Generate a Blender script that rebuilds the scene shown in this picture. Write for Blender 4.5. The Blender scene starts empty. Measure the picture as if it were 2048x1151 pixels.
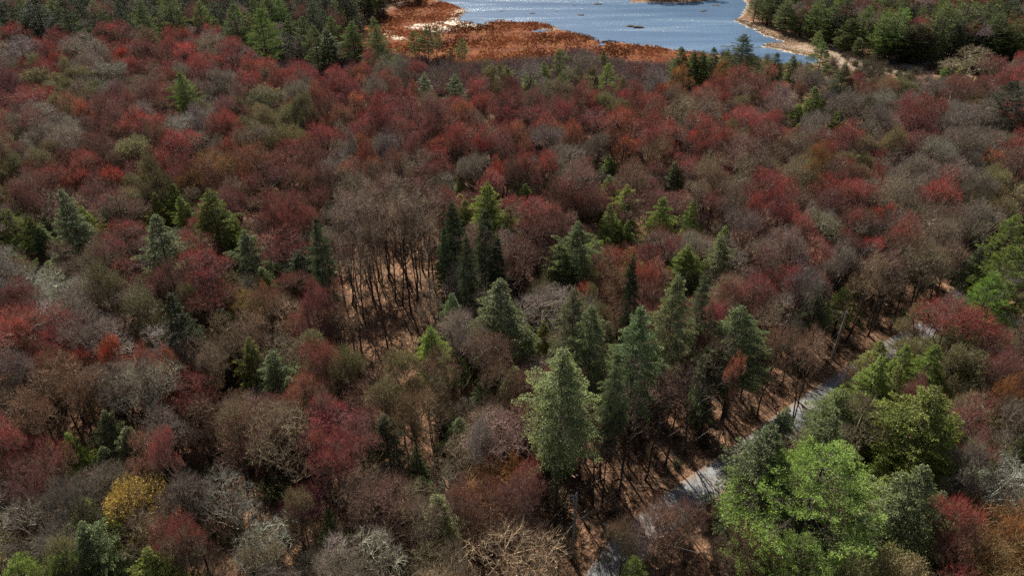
import bpy, math, random
import numpy as np
from mathutils import Vector

random.seed(7)
rng = np.random.default_rng(7)
R = math.radians
scene = bpy.context.scene
COL = scene.collection

# ------------------------------------------------------------------ camera
CAMH, PITCH, FPX = 69.0, R(32.5), 1450.0
cam_data = bpy.data.cameras.new('camera')
cam = bpy.data.objects.new('camera', cam_data)
COL.objects.link(cam)
cam.location = (0, 0, CAMH)
cam.rotation_euler = (R(90) - PITCH, 0, 0)
cam_data.sensor_width = 36.0
cam_data.lens = FPX / 2048 * 36.0
cam_data.clip_start = 0.5
cam_data.clip_end = 6000
scene.camera = cam

# ------------------------------------------------------------------ sky and sun
SUN_EL, SUN_AZ = R(43), R(-19)
world = bpy.data.worlds.new('World')
scene.world = world
world.use_nodes = True
wn = world.node_tree
sky = wn.nodes.new('ShaderNodeTexSky')
sky.sky_type = 'NISHITA'
sky.sun_disc = False
sky.sun_elevation = SUN_EL
sky.sun_rotation = SUN_AZ
sky.altitude = 100
sky.air_density = 0.85
sky.dust_density = 2.2
sky.ozone_density = 1.0
bg = wn.nodes['Background']
bg.inputs['Strength'].default_value = 0.042
wn.links.new(sky.outputs[0], bg.inputs['Color'])
sun_data = bpy.data.lights.new('sun', 'SUN')
sun_data.energy = 5.0
sun_data.angle = R(0.53)
sun_data.color = (1.0, 0.93, 0.82)
sun = bpy.data.objects.new('sun', sun_data)
COL.objects.link(sun)
S = Vector((math.cos(SUN_EL) * math.sin(SUN_AZ), math.cos(SUN_EL) * math.cos(SUN_AZ), math.sin(SUN_EL)))
sun.rotation_euler = (-S).to_track_quat('-Z', 'Y').to_euler()
scene.view_settings.view_transform = 'Standard'
scene.view_settings.look = 'None'
scene.view_settings.exposure = 0.80
scene.view_settings.gamma = 1.0
scene.cycles.max_bounces = 5
scene.cycles.diffuse_bounces = 2
scene.cycles.glossy_bounces = 2
scene.cycles.transmission_bounces = 3
scene.cycles.use_denoising = False
scene.cycles.sample_clamp_indirect = 4

# ------------------------------------------------------------------ pixel <-> world (photo pixels, 2048 x 1151)
CT, ST = math.cos(PITCH), math.sin(PITCH)
def P(px, py, z=0.0):
    u, v = px - 1024.0, 575.5 - py
    d = (u, FPX * CT + v * ST, -FPX * ST + v * CT)
    t = (z - CAMH) / d[2]
    return (t * d[0], t * d[1])
def proj(x, y, z):
    dz = z - CAMH
    fwd = y * CT - dz * ST
    up = y * ST + dz * CT
    return 1024 + FPX * x / fwd, 575.5 - FPX * up / fwd, fwd

# ------------------------------------------------------------------ materials
def mat(name):
    m = bpy.data.materials.new(name); m.use_nodes = True
    nt = m.node_tree; b = nt.nodes['Principled BSDF']
    return m, nt, b
def N(nt, t, **kw):
    n = nt.nodes.new(t)
    for k, v in kw.items():
        if k.startswith('_'): setattr(n, k[1:], v)
        else: n.inputs[k.replace('__', ' ')].default_value = v
    return n
def L(nt, a, b): nt.links.new(a, b)
def mixc(nt, a, b, f, mode='MIX'):
    m = nt.nodes.new('ShaderNodeMix'); m.data_type = 'RGBA'; m.blend_type = mode
    for s, v in ((m.inputs[6], a), (m.inputs[7], b), (m.inputs[0], f)):
        if hasattr(v, 'is_output'): L(nt, v, s)
        elif isinstance(v, (int, float)): s.default_value = v
        else: s.default_value = (*v, 1) if len(v) == 3 else v
    return m.outputs[2]
def ramp(nt, fac, stops):
    r = nt.nodes.new('ShaderNodeValToRGB')
    e = r.color_ramp.elements
    while len(e) < len(stops): e.new(0.5)
    for i, (p, c) in enumerate(stops):
        e[i].position = p; e[i].color = (*c, 1) if len(c) == 3 else c
    L(nt, fac, r.inputs[0]); return r.outputs[0]

def twig_material():
    """crown of a leafless or budding tree: pale branches that turn into the tree's own bud colour at the tips"""
    m, nt, b = mat('twigs_and_buds')
    tip = N(nt, 'ShaderNodeAttribute', _attribute_name='tip')
    tint = N(nt, 'ShaderNodeAttribute', _attribute_name='tint', _attribute_type='INSTANCER')
    br = N(nt, 'ShaderNodeAttribute', _attribute_name='bark', _attribute_type='INSTANCER')
    vr = N(nt, 'ShaderNodeAttribute', _attribute_name='var')
    tc = N(nt, 'ShaderNodeTexCoord'); nz = N(nt, 'ShaderNodeTexNoise', Scale=.42, Detail=3.0, Roughness=.6); L(nt, tc.outputs['Object'], nz.inputs[0])
    budding = ramp(nt, nz.outputs[0], [(.36, (.30, .30, .30)), (.54, (1, 1, 1))])
    ml = N(nt, 'ShaderNodeMath', _operation='MULTIPLY'); L(nt, budding, ml.inputs[0]); L(nt, tip.outputs['Fac'], ml.inputs[1])
    col = mixc(nt, br.outputs['Color'], tint.outputs['Color'], ml.outputs[0])
    v = ramp(nt, vr.outputs['Fac'], [(0, (.35, .35, .35)), (.6, (1, 1, 1)), (1, (2.0, 2.0, 2.0))])
    col = mixc(nt, col, v, 1.0, 'MULTIPLY')
    L(nt, col, b.inputs['Base Color']); b.inputs['Roughness'].default_value = .7
    b.inputs['Specular IOR Level'].default_value = .25
    tr = N(nt, 'ShaderNodeBsdfTranslucent'); L(nt, col, tr.inputs['Color'])
    ms = N(nt, 'ShaderNodeMixShader', Fac=.22)
    L(nt, b.outputs[0], ms.inputs[1]); L(nt, tr.outputs[0], ms.inputs[2])
    L(nt, ms.outputs[0], nt.nodes['Material Output'].inputs['Surface'])
    return m
def needle_material():
    m, nt, b = mat('needle_foliage')
    tip = N(nt, 'ShaderNodeAttribute', _attribute_name='tip')
    tint = N(nt, 'ShaderNodeAttribute', _attribute_name='tint', _attribute_type='INSTANCER')
    vr = N(nt, 'ShaderNodeAttribute', _attribute_name='var')
    young = mixc(nt, tint.outputs['Color'], (1.9, 1.75, 1.25), 1.0, 'MULTIPLY')
    col = mixc(nt, tint.outputs['Color'], young, tip.outputs['Fac'])
    v = ramp(nt, vr.outputs['Fac'], [(0, (.6, .6, .6)), (1, (1.4, 1.4, 1.4))])
    col = mixc(nt, col, v, 1.0, 'MULTIPLY')
    L(nt, col, b.inputs['Base Color']); b.inputs['Roughness'].default_value = .55
    b.inputs['Specular IOR Level'].default_value = .35
    tr = N(nt, 'ShaderNodeBsdfTranslucent'); L(nt, col, tr.inputs['Color'])
    ms = N(nt, 'ShaderNodeMixShader', Fac=.28)
    L(nt, b.outputs[0], ms.inputs[1]); L(nt, tr.outputs[0], ms.inputs[2])
    L(nt, ms.outputs[0], nt.nodes['Material Output'].inputs['Surface'])
    return m
def bark_material(name, dark, light, scale=3.0):
    m, nt, b = mat(name)
    tc = N(nt, 'ShaderNodeTexCoord'); mp = N(nt, 'ShaderNodeMapping')
    mp.inputs['Scale'].default_value = (scale * 2, scale * 2, scale * .35)
    L(nt, tc.outputs['Object'], mp.inputs[0])
    nz = N(nt, 'ShaderNodeTexNoise', Scale=1.6, Detail=6.0, Roughness=.65); L(nt, mp.outputs[0], nz.inputs[0])
    L(nt, ramp(nt, nz.outputs[0], [(.3, dark), (.7, light)]), b.inputs['Base Color'])
    bp = N(nt, 'ShaderNodeBump', Strength=.6, Distance=.03); L(nt, nz.outputs[0], bp.inputs['Height'])
    L(nt, bp.outputs[0], b.inputs['Normal']); b.inputs['Roughness'].default_value = .9
    return m
M_TWIG = twig_material()
M_NEEDLE = needle_material()
M_BARK = bark_material('grey_brown_bark', (.035, .026, .021), (.125, .10, .085))
M_PINEBARK = bark_material('dark_conifer_bark', (.03, .021, .016), (.10, .072, .055))

def ground_material():
    m, nt, b = mat('leaf_litter_and_marsh')
    geo = N(nt, 'ShaderNodeNewGeometry')
    p = geo.outputs['Position']
    n1 = N(nt, 'ShaderNodeTexNoise', Scale=.09, Detail=5.0, Roughness=.6); L(nt, p, n1.inputs[0])
    n2 = N(nt, 'ShaderNodeTexNoise', Scale=1.3, Detail=7.0, Roughness=.75); L(nt, p, n2.inputs[0])
    v = N(nt, 'ShaderNodeTexVoronoi', Scale=4.5, Randomness=1.0); L(nt, p, v.inputs[0])
    leaf = ramp(nt, v.outputs['Color'], [(.1, (.12, .070, .043)), (.45, (.27, .160, .100)), (.75, (.40, .25, .160)), (.95, (.56, .40, .27))])
    patch = ramp(nt, n1.outputs[0], [(.35, (.75, .66, .60)), (.6, (1.15, 1.05, .98))])
    litter = mixc(nt, leaf, patch, 1.0, 'MULTIPLY')
    litter = mixc(nt, litter, (.045, .028, .02), ramp(nt, n2.outputs[0], [(.30, (1, 1, 1)), (.46, (0, 0, 0))]))
    n5 = N(nt, 'ShaderNodeTexNoise', Scale=.45, Detail=6.0, Roughness=.75); L(nt, p, n5.inputs[0])
    litter = mixc(nt, litter, (.085, .06, .042), ramp(nt, n5.outputs[0], [(.42, (.75, .75, .75)), (.60, (0, 0, 0))]))
    litter = mixc(nt, litter, (.10, .11, .04), ramp(nt, n1.outputs[0], [(.62, (0, 0, 0)), (.75, (.5, .5, .5))]))
    n3 = N(nt, 'ShaderNodeTexNoise', Scale=.16, Detail=6.0, Roughness=.7); L(nt, p, n3.inputs[0])
    mp = N(nt, 'ShaderNodeMapping'); mp.inputs['Scale'].default_value = (.35, 1, 1); L(nt, p, mp.inputs[0])
    n4 = N(nt, 'ShaderNodeTexNoise', Scale=.8, Detail=5.0, Roughness=.7); L(nt, mp.outputs[0], n4.inputs[0])
    sedge = ramp(nt, n3.outputs[0], [(.3, (.08, .028, .018)), (.44, (.165, .052, .024)), (.58, (.22, .085, .030)), (.74, (.14, .105, .035))])
    sedge = mixc(nt, sedge, ramp(nt, n4.outputs[0], [(.3, (.35, .35, .35)), (.65, (1.3, 1.25, 1.2))]), 1.0, 'MULTIPLY')
    ma = N(nt, 'ShaderNodeAttribute', _attribute_name='marsh')
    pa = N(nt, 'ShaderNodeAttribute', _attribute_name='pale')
    col = mixc(nt, litter, sedge, ma.outputs['Fac'])
    straw_and_glare = ramp(nt, n4.outputs[0], [(.3, (.40, .30, .20)), (.65, (.80, .72, .60))])  # straw tone of the spits, also used as painted sun glare
    col = mixc(nt, col, straw_and_glare, pa.outputs['Fac'])
    L(nt, col, b.inputs['Base Color']); b.inputs['Roughness'].default_value = .95
    b.inputs['Specular IOR Level'].default_value = .1
    bp = N(nt, 'ShaderNodeBump', Strength=.85, Distance=.42); L(nt, n2.outputs[0], bp.inputs['Height'])
    L(nt, bp.outputs[0], b.inputs['Normal'])
    return m
def road_material():
    m, nt, b = mat('worn_grey_road')
    geo = N(nt, 'ShaderNodeNewGeometry'); p = geo.outputs['Position']
    n1 = N(nt, 'ShaderNodeTexNoise', Scale=.6, Detail=6.0, Roughness=.7); L(nt, p, n1.inputs[0])
    n2 = N(nt, 'ShaderNodeTexNoise', Scale=9.0, Detail=4.0, Roughness=.7); L(nt, p, n2.inputs[0])
    e = N(nt, 'ShaderNodeAttribute', _attribute_name='edge')
    col = ramp(nt, n1.outputs[0], [(.3, (.16, .168, .178)), (.7, (.27, .278, .288))])
    col = mixc(nt, col, ramp(nt, n2.outputs[0], [(.3, (.7, .7, .7)), (.7, (1.25, 1.25, 1.25))]), 1.0, 'MULTIPLY')
    col = mixc(nt, col, (.20, .13, .08), e.outputs['Fac'])
    n3 = N(nt, 'ShaderNodeTexNoise', Scale=.5, Detail=6.0, Roughness=.75); L(nt, p, n3.inputs[0])
    col = mixc(nt, col, (.17, .115, .07), ramp(nt, n3.outputs[0], [(.50, (0, 0, 0)), (.68, (.8, .8, .8))]))
    L(nt, col, b.inputs['Base Color']); b.inputs['Roughness'].default_value = .75
    return m
def water_material():
    m, nt, b = mat('lake_water')
    geo = N(nt, 'ShaderNodeNewGeometry'); p = geo.outputs['Position']
    mp = N(nt, 'ShaderNodeMapping'); mp.inputs['Rotation'].default_value = (0, 0, .3); mp.inputs['Scale'].default_value = (.6, 1.0, 1); L(nt, p, mp.inputs[0])
    n1 = N(nt, 'ShaderNodeTexNoise', Scale=1.1, Detail=5.0, Roughness=.65); L(nt, mp.outputs[0], n1.inputs[0])
    m0 = N(nt, 'ShaderNodeMapping'); m0.inputs['Scale'].default_value = (.28, 1.6, 1); m0.inputs['Rotation'].default_value = (0, 0, .12); L(nt, p, m0.inputs[0])
    n0 = N(nt, 'ShaderNodeTexNoise', Scale=.06, Detail=5.0, Roughness=.6, Distortion=.6); L(nt, m0.outputs[0], n0.inputs[0])
    amp = ramp(nt, n0.outputs[0], [(.38, (.12, .12, .12)), (.62, (1, 1, 1))])
    L(nt, ramp(nt, n0.outputs[0], [(.4, (.07, .125, .215)), (.58, (.10, .175, .28)), (.72, (.15, .22, .31))]), b.inputs['Base Color'])
    bp = N(nt, 'ShaderNodeBump', Strength=.85, Distance=.42)
    ml = N(nt, 'ShaderNodeMath', _operation='MULTIPLY'); L(nt, n1.outputs[0], ml.inputs[0]); L(nt, amp, ml.inputs[1])
    L(nt, ml.outputs[0], bp.inputs['Height']); L(nt, bp.outputs[0], b.inputs['Normal'])
    b.inputs['Base Color'].default_value = (.085, .15, .25, 1)
    b.inputs['Roughness'].default_value = .27
    b.inputs['IOR'].default_value = 1.33
    return m
def simple(name, c, rough=.8, noise=None, metal=0.0):
    m, nt, b = mat(name)
    b.inputs['Base Color'].default_value = (*c, 1); b.inputs['Roughness'].default_value = rough
    b.inputs['Metallic'].default_value = metal
    if noise:
        tc = N(nt, 'ShaderNodeTexCoord'); nz = N(nt, 'ShaderNodeTexNoise', Scale=noise, Detail=5.0); L(nt, tc.outputs['Object'], nz.inputs[0])
        L(nt, ramp(nt, nz.outputs[0], [(.3, tuple(x * .6 for x in c)), (.7, tuple(x * 1.3 for x in c))]), b.inputs['Base Color'])
    return m

# ------------------------------------------------------------------ mesh building
class MB:
    """collects triangles and quads with per-vertex tip and var values"""
    def __init__(s): s.v = []; s.t = []; s.q = []; s.tip = []; s.n = 0; s.mt = []; s.mq = []; s.var = []
    def add(s, v, tris=None, quads=None, tip=0.0, mi=0, var=.5):
        v = np.asarray(v, float).reshape(-1, 3); k = len(v)
        s.v.append(v); s.tip.append(np.broadcast_to(np.asarray(tip, float), (k,)).copy()); s.var.append(np.broadcast_to(np.asarray(var, float), (k,)).copy())
        if tris is not None: tris = np.asarray(tris).reshape(-1, 3); s.t.append(tris + s.n); s.mt.append(np.full(len(tris), mi))
        if quads is not None: quads = np.asarray(quads).reshape(-1, 4); s.q.append(quads + s.n); s.mq.append(np.full(len(quads), mi))
        s.n += k
    def tubes(s, C, r, sides=3, tip=0.0, mi=0, var=.5):
        """C (n,k,3) centre lines, r (n,k) radii"""
        C = np.asarray(C, float); n, k, _ = C.shape
        r = np.broadcast_to(np.asarray(r, float), (n, k))
        T = np.gradient(C, axis=1); T /= np.linalg.norm(T, axis=2, keepdims=True) + 1e-9
        ref = np.where(np.abs(T[..., 2:3]) > .9, np.array([1., 0, 0]), np.array([0, 0, 1.]))
        A = np.cross(T, ref); A /= np.linalg.norm(A, axis=2, keepdims=True) + 1e-9
        B = np.cross(T, A)
        an = np.arange(sides) * 2 * math.pi / sides
        V = C[:, :, None] + r[:, :, None, None] * (A[:, :, None] * np.cos(an)[None, None, :, None] + B[:, :, None] * np.sin(an)[None, None, :, None])
        i = np.arange(n)[:, None, None]; j = np.arange(k - 1)[None, :, None]; a = np.arange(sides)[None, None]
        b0 = (i * k + j) * sides
        q = np.stack(np.broadcast_arrays(b0 + a, b0 + (a + 1) % sides, b0 + sides + (a + 1) % sides, b0 + sides + a), -1)
        tp = np.broadcast_to(np.asarray(tip, float), (n, k)) if np.ndim(tip) == 2 else np.broadcast_to(np.asarray(tip, float), (n, k))
        tp = np.repeat(tp.reshape(-1), sides)
        vr = np.repeat(np.broadcast_to(np.asarray(var, float), (n,)), k * sides)
        s.add(V, quads=q, tip=tp, mi=mi, var=vr)
    def ribbons(s, C, w, tip=0.0, mi=0, var=.5):
        C = np.asarray(C, float); n, k, _ = C.shape
        w = np.broadcast_to(np.asarray(w, float), (n, k))
        T = C[:, -1] - C[:, 0]
        A = np.cross(T, rng.normal(size=(n, 3))); A /= np.linalg.norm(A, axis=1, keepdims=True) + 1e-9
        V = np.stack([C - A[:, None] * w[..., None] * .5, C + A[:, None] * w[..., None] * .5], 2)
        i = np.arange(n)[:, None]; j = np.arange(k - 1)[None]
        b = (i * k + j) * 2
        q = np.stack([b, b + 1, b + 3, b + 2], -1)
        tp = np.repeat(np.broadcast_to(np.asarray(tip, float), (n, k)).reshape(-1), 2)
        s.add(V, quads=q, tip=tp, mi=mi, var=np.repeat(np.broadcast_to(np.asarray(var, float), (n,)), k * 2))
    def slivers(s, p, d, w, tip0=0.5, tip1=1.0, mi=0, var=.5):
        """one thin triangle per twig: base p, vector d, base width w"""
        n = len(p)
        A = np.cross(d, rng.normal(size=(n, 3))); A /= np.linalg.norm(A, axis=1, keepdims=True) + 1e-9
        w = np.broadcast_to(np.asarray(w, float), (n,))[:, None]
        V = np.stack([p - A * w * .5, p + A * w * .5, p + d], 1)
        tp = np.stack(np.broadcast_arrays(np.broadcast_to(tip0, (n,)), np.broadcast_to(tip0, (n,)), np.broadcast_to(tip1, (n,))), 1).reshape(-1)
        s.add(V, tris=np.arange(n * 3).reshape(-1, 3), tip=tp, mi=mi, var=np.repeat(np.broadcast_to(np.asarray(var, float), (n,)), 3))
    def leaves(s, p, size, dirn=None, tip=1.0, mi=0, var=.5, aspect=.6):
        n = len(p)
        d = rng.normal(size=(n, 3)) if dirn is None else dirn
        d = d / (np.linalg.norm(d, axis=1, keepdims=True) + 1e-9)
        A = np.cross(d, rng.normal(size=(n, 3))); A /= np.linalg.norm(A, axis=1, keepdims=True) + 1e-9
        size = np.broadcast_to(np.asarray(size, float), (n,))[:, None]
        V = np.stack([p, p + d * size * .5 + A * size * aspect * .5, p + d * size, p + d * size * .5 - A * size * aspect * .5], 1)
        s.add(V, quads=np.arange(n * 4).reshape(-1, 4), tip=np.repeat(np.broadcast_to(np.asarray(tip, float), (n,)), 4), mi=mi, var=np.repeat(np.broadcast_to(np.asarray(var, float), (n,)), 4))
    def mesh(s, name, mats):
        me = bpy.data.meshes.new(name)
        v = np.concatenate(s.v); me.vertices.add(len(v)); me.vertices.foreach_set('co', v.astype(np.float32).ravel())
        t = np.concatenate(s.t) if s.t else np.zeros((0, 3), int); q = np.concatenate(s.q) if s.q else np.zeros((0, 4), int)
        loops = np.concatenate([t.ravel(), q.ravel()]).astype(np.int32)
        me.loops.add(len(loops)); me.loops.foreach_set('vertex_index', loops)
        np_ = len(t) + len(q); me.polygons.add(np_)
        st = np.concatenate([np.arange(len(t)) * 3, len(t) * 3 + np.arange(len(q)) * 4]).astype(np.int32)
        me.polygons.foreach_set('loop_start', st)
        mi = np.concatenate((s.mt if s.mt else [np.zeros(0)]) + (s.mq if s.mq else [np.zeros(0)])).astype(np.int32)
        me.polygons.foreach_set('material_index', mi)
        for nm, arr in (('tip', s.tip), ('var', s.var)):
            a = me.attributes.new(nm, 'FLOAT', 'POINT'); a.data.foreach_set('value', np.concatenate(arr).astype(np.float32))
        for m in mats: me.materials.append(m)
        me.update(calc_edges=True); me.validate()
        return me
def put(name, me, parent=None, loc=None):
    o = bpy.data.objects.new(name, me); COL.objects.link(o)
    if parent: o.parent = parent
    if loc is not None: o.location = loc
    return o
def tag(o, label=None, cat=None, group=None, kind=None):
    if label: o['label'] = label
    if cat: o['category'] = cat
    if group: o['group'] = group
    if kind: o['kind'] = kind
    return o

def bez(P0, P1, P2, k):
    t = np.linspace(0, 1, k)[None, :, None]
    return (1 - t) ** 2 * P0[:, None] + 2 * t * (1 - t) * P1[:, None] + t ** 2 * P2[:, None]

# ------------------------------------------------------------------ deciduous tree, unit: height 18 m, crown radius 5 m
def deciduous(seed, detail=1.0, H=18.0, RC=5.0, base=.40, top_bias=1.0, leafy=0.0, twigw=.027, sprawl=0.0, stems=1, lobes=7, limb=1.0, dens=1.0, far=False):
    """returns (trunk MB, crown MB): a trunk, limbs that each carry a lobe of the crown, branches, twigs and buds"""
    r = np.random.default_rng(seed)
    tr, cr = MB(), MB()
    zb = H * base
    # lobes: one in the middle reaching the top, the others round it at their own heights
    ang = np.cumsum(r.uniform(.75, 1.25, lobes) * 6.283 / max(lobes - 1, 1)) + r.uniform(0, 6)
    lr = RC * r.uniform(.34, .62, lobes); lc = np.zeros((lobes, 3))
    rad_l = np.minimum(RC * r.uniform(.45, .80, lobes), RC * 1.12 - lr * .8)
    lc[:, 0] = np.cos(ang) * rad_l; lc[:, 1] = np.sin(ang) * rad_l
    lh = lr * r.uniform(.9, 1.35, lobes) * (1 - .25 * sprawl)
    lc[:, 2] = H * r.uniform(.60, .90, lobes) - lh * .55
    lc[0] = [r.normal(0, .3), r.normal(0, .3), H * .985 - lr[0] * 1.15]; lr[0] = RC * .60; lh[0] = lr[0] * 1.15
    lc[0, 2] = H * .985 - lh[0]
    lc[:, 2] = np.maximum(lc[:, 2], zb + lh * .35)
    wts = lr ** 2; wts /= wts.sum()
    def sample(n, a, b, low=-.12):
        li = r.choice(lobes, n, p=wts)
        d = r.normal(size=(n, 3)); d /= np.linalg.norm(d, axis=1, keepdims=True)
        bad = d[:, 2] < low; d[bad, 2] *= -1
        rad = r.uniform(a ** 2, b ** 2, n) ** .5
        p = lc[li] + d * rad[:, None] * np.stack([lr[li], lr[li], lh[li]], 1)
        return p, d, rad, li
    k = 9; tt = np.linspace(0, 1, k)
    trunks = []
    for s in range(stems):
        wb = np.cumsum(r.normal(0, .11, (k, 2)), 0) * (1 + .6 * sprawl); wb -= wb[0]
        spread = r.normal(0, 1.1, 2) if stems > 1 else np.zeros(2)
        z = tt * H * r.uniform(.62, .76)
        C = np.stack([wb[:, 0] + spread[0] * tt * 1.6, wb[:, 1] + spread[1] * tt * 1.6, z], 1)
        rad = ((.21 if stems == 1 else .17) * (1 - .62 * tt) + .08 * np.exp(-tt * 25)) * (limb * .5 + .5)
        trunks.append(C); tr.tubes(C[None], rad[None], 7)
    c0 = int(k * .42)
    cand = np.concatenate([t[c0:] for t in trunks]); ctan = np.tile([0, 0, 1.], (len(cand), 1)); clobe = np.full(len(cand), -1)
    # limbs: one or two into every lobe
    nl = lobes * 2; lobe_of = np.arange(nl) % lobes
    ends = lc[lobe_of] + r.normal(0, .22, (nl, 3)) * lr[lobe_of][:, None]
    want = ends[:, 2] - np.hypot(ends[:, 0], ends[:, 1]) * .95 - .6
    j = np.array([np.argmin(np.abs(cand[:, 2] - w) + .35 * np.hypot(cand[:, 0] - e[0], cand[:, 1] - e[1])) for w, e in zip(want, ends)])
    P0 = cand[j]; ln = np.linalg.norm(ends - P0, axis=1, keepdims=True)
    ctrl = P0 + (ends - P0) * [.62, .62, .30] + r.normal(0, .06, (nl, 3)) * ln
    C = bez(P0, ctrl, ends, 7); C[:, 1:-1] += r.normal(0, .022, (nl, 5, 3)) * ln[:, None]
    cr.tubes(C, np.linspace(.085, .036, 7)[None] * r.uniform(.8, 1.2, (nl, 1)) * limb, 4, tip=0, var=r.uniform(.3, .8, nl))
    cand = C[:, 2:].reshape(-1, 3); tn = (C[:, 2:] - C[:, 1:-1]).reshape(-1, 3); ctan = tn / (np.linalg.norm(tn, axis=1, keepdims=True) + 1e-9); clobe = np.repeat(lobe_of, 5)
    levels = [(int(62 * min(1, detail)), .40, .72, 5, .034 * limb, .015 * limb, 3, .0), (int(330 * min(detail, 1.3)), .55, .88, 4, .026 * limb ** .5, .013, 0 if far else 3, .03), (int(1900 * detail * dens), .50, 1.03, 4, twigw * .85, twigw * .5, 0, 0)]
    for li, (n, a, b, kk, r0, r1, sides, tipv) in enumerate(levels):
        pts, d, rad, lob = sample(n, a, b)
        cen = lc[lob]; dist_c = np.linalg.norm(cand[None] - cen[:, None], axis=2)
        D = np.linalg.norm(pts[:, None] - cand[None], axis=2) + (clobe[None] != lob[:, None]) * 2.0 + 1.3 * np.clip(cand[None, :, 2] - pts[:, None, 2] + .25, 0, 9) + .8 * np.clip(dist_c - (rad * lr[lob])[:, None] * .92, 0, 9)
        j = D.argmin(1); P0 = cand[j]; T0 = ctan[j]
        ln = np.linalg.norm(pts - P0, axis=1, keepdims=True)
        ctrl = P0 + T0 * ln * .32 + (pts - P0) * .25 + r.normal(0, .08, (n, 3)) * ln
        C = bez(P0, ctrl, pts, kk); C[:, 1:-1] += r.normal(0, .035, (n, kk - 2, 3)) * ln[:, None] * (1 + sprawl)
        rel = np.clip((pts[:, 2] - zb) / (H - zb), 0, 1); up = np.clip(rel * 1.25 - .22, 0, 1) * np.clip(.55 + .5 * d[:, 2], .25, 1)
        if sides: cr.tubes(C, np.linspace(r0, r1, kk)[None] * r.uniform(.75, 1.25, (n, 1)), sides, tip=tipv, var=r.random(n))
        else: cr.ribbons(C, np.linspace(r0, r1, kk)[None] * 1.6, tip=np.linspace(.05, .9, kk)[None] * up[:, None] * top_bias, var=r.random(n))
        nc = C[:, 1:].reshape(-1, 3); tn = np.repeat(C[:, -1] - C[:, -2], kk - 1, 0); tn /= np.linalg.norm(tn, axis=1, keepdims=True) + 1e-9
        if li < 2:
            cand, ctan, clobe = nc, tn, np.repeat(lob, kk - 1)
        else:
            q = int(len(C) * (2.7 if not far else 3.8)); idx = r.integers(0, len(C), q); seg = r.integers(1, kk, q)
            p = C[idx, seg]; fan = pts[idx] - (lc[lob[idx]] - np.stack([0 * lr[lob[idx]], 0 * lr[lob[idx]], lh[lob[idx]] * .8], 1)); fan /= np.linalg.norm(fan, axis=1, keepdims=True)
            bt = C[idx, -1] - C[idx, -2]; bt /= np.linalg.norm(bt, axis=1, keepdims=True) + 1e-9
            dd = fan * .65 + bt * .5 + r.normal(0, .36, (q, 3)); dd /= np.linalg.norm(dd, axis=1, keepdims=True)
            lnn = r.uniform(.35, 1.0, (q, 1)) * (1.15 if far else 1)
            u = np.clip(.08 + 1.35 * up[idx], 0, 1) * top_bias
            vv = np.clip(r.random(q) * .45 + .55 * r.random(n)[idx], 0, 1)
            cr.slivers(p, dd * lnn, twigw, tip0=.55 * u, tip1=1.0 * u, var=vv)
            nb = int(q * (.30 if not leafy else leafy * 1.1)); ii = r.integers(0, q, nb); f = r.uniform(.4, 1.02, (nb, 1))
            cr.leaves(p[ii] + dd[ii] * lnn[ii] * f, (r.uniform(.05, .10, nb) if not leafy else r.uniform(.10, .22, nb)) * (twigw / .027) ** .7, tip=np.clip(u[ii] * 1.3, 0, 1) if not leafy else np.clip(.55 + .5 * u[ii], 0, 1), var=vv[ii], aspect=.8)
    return tr, cr

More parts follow.
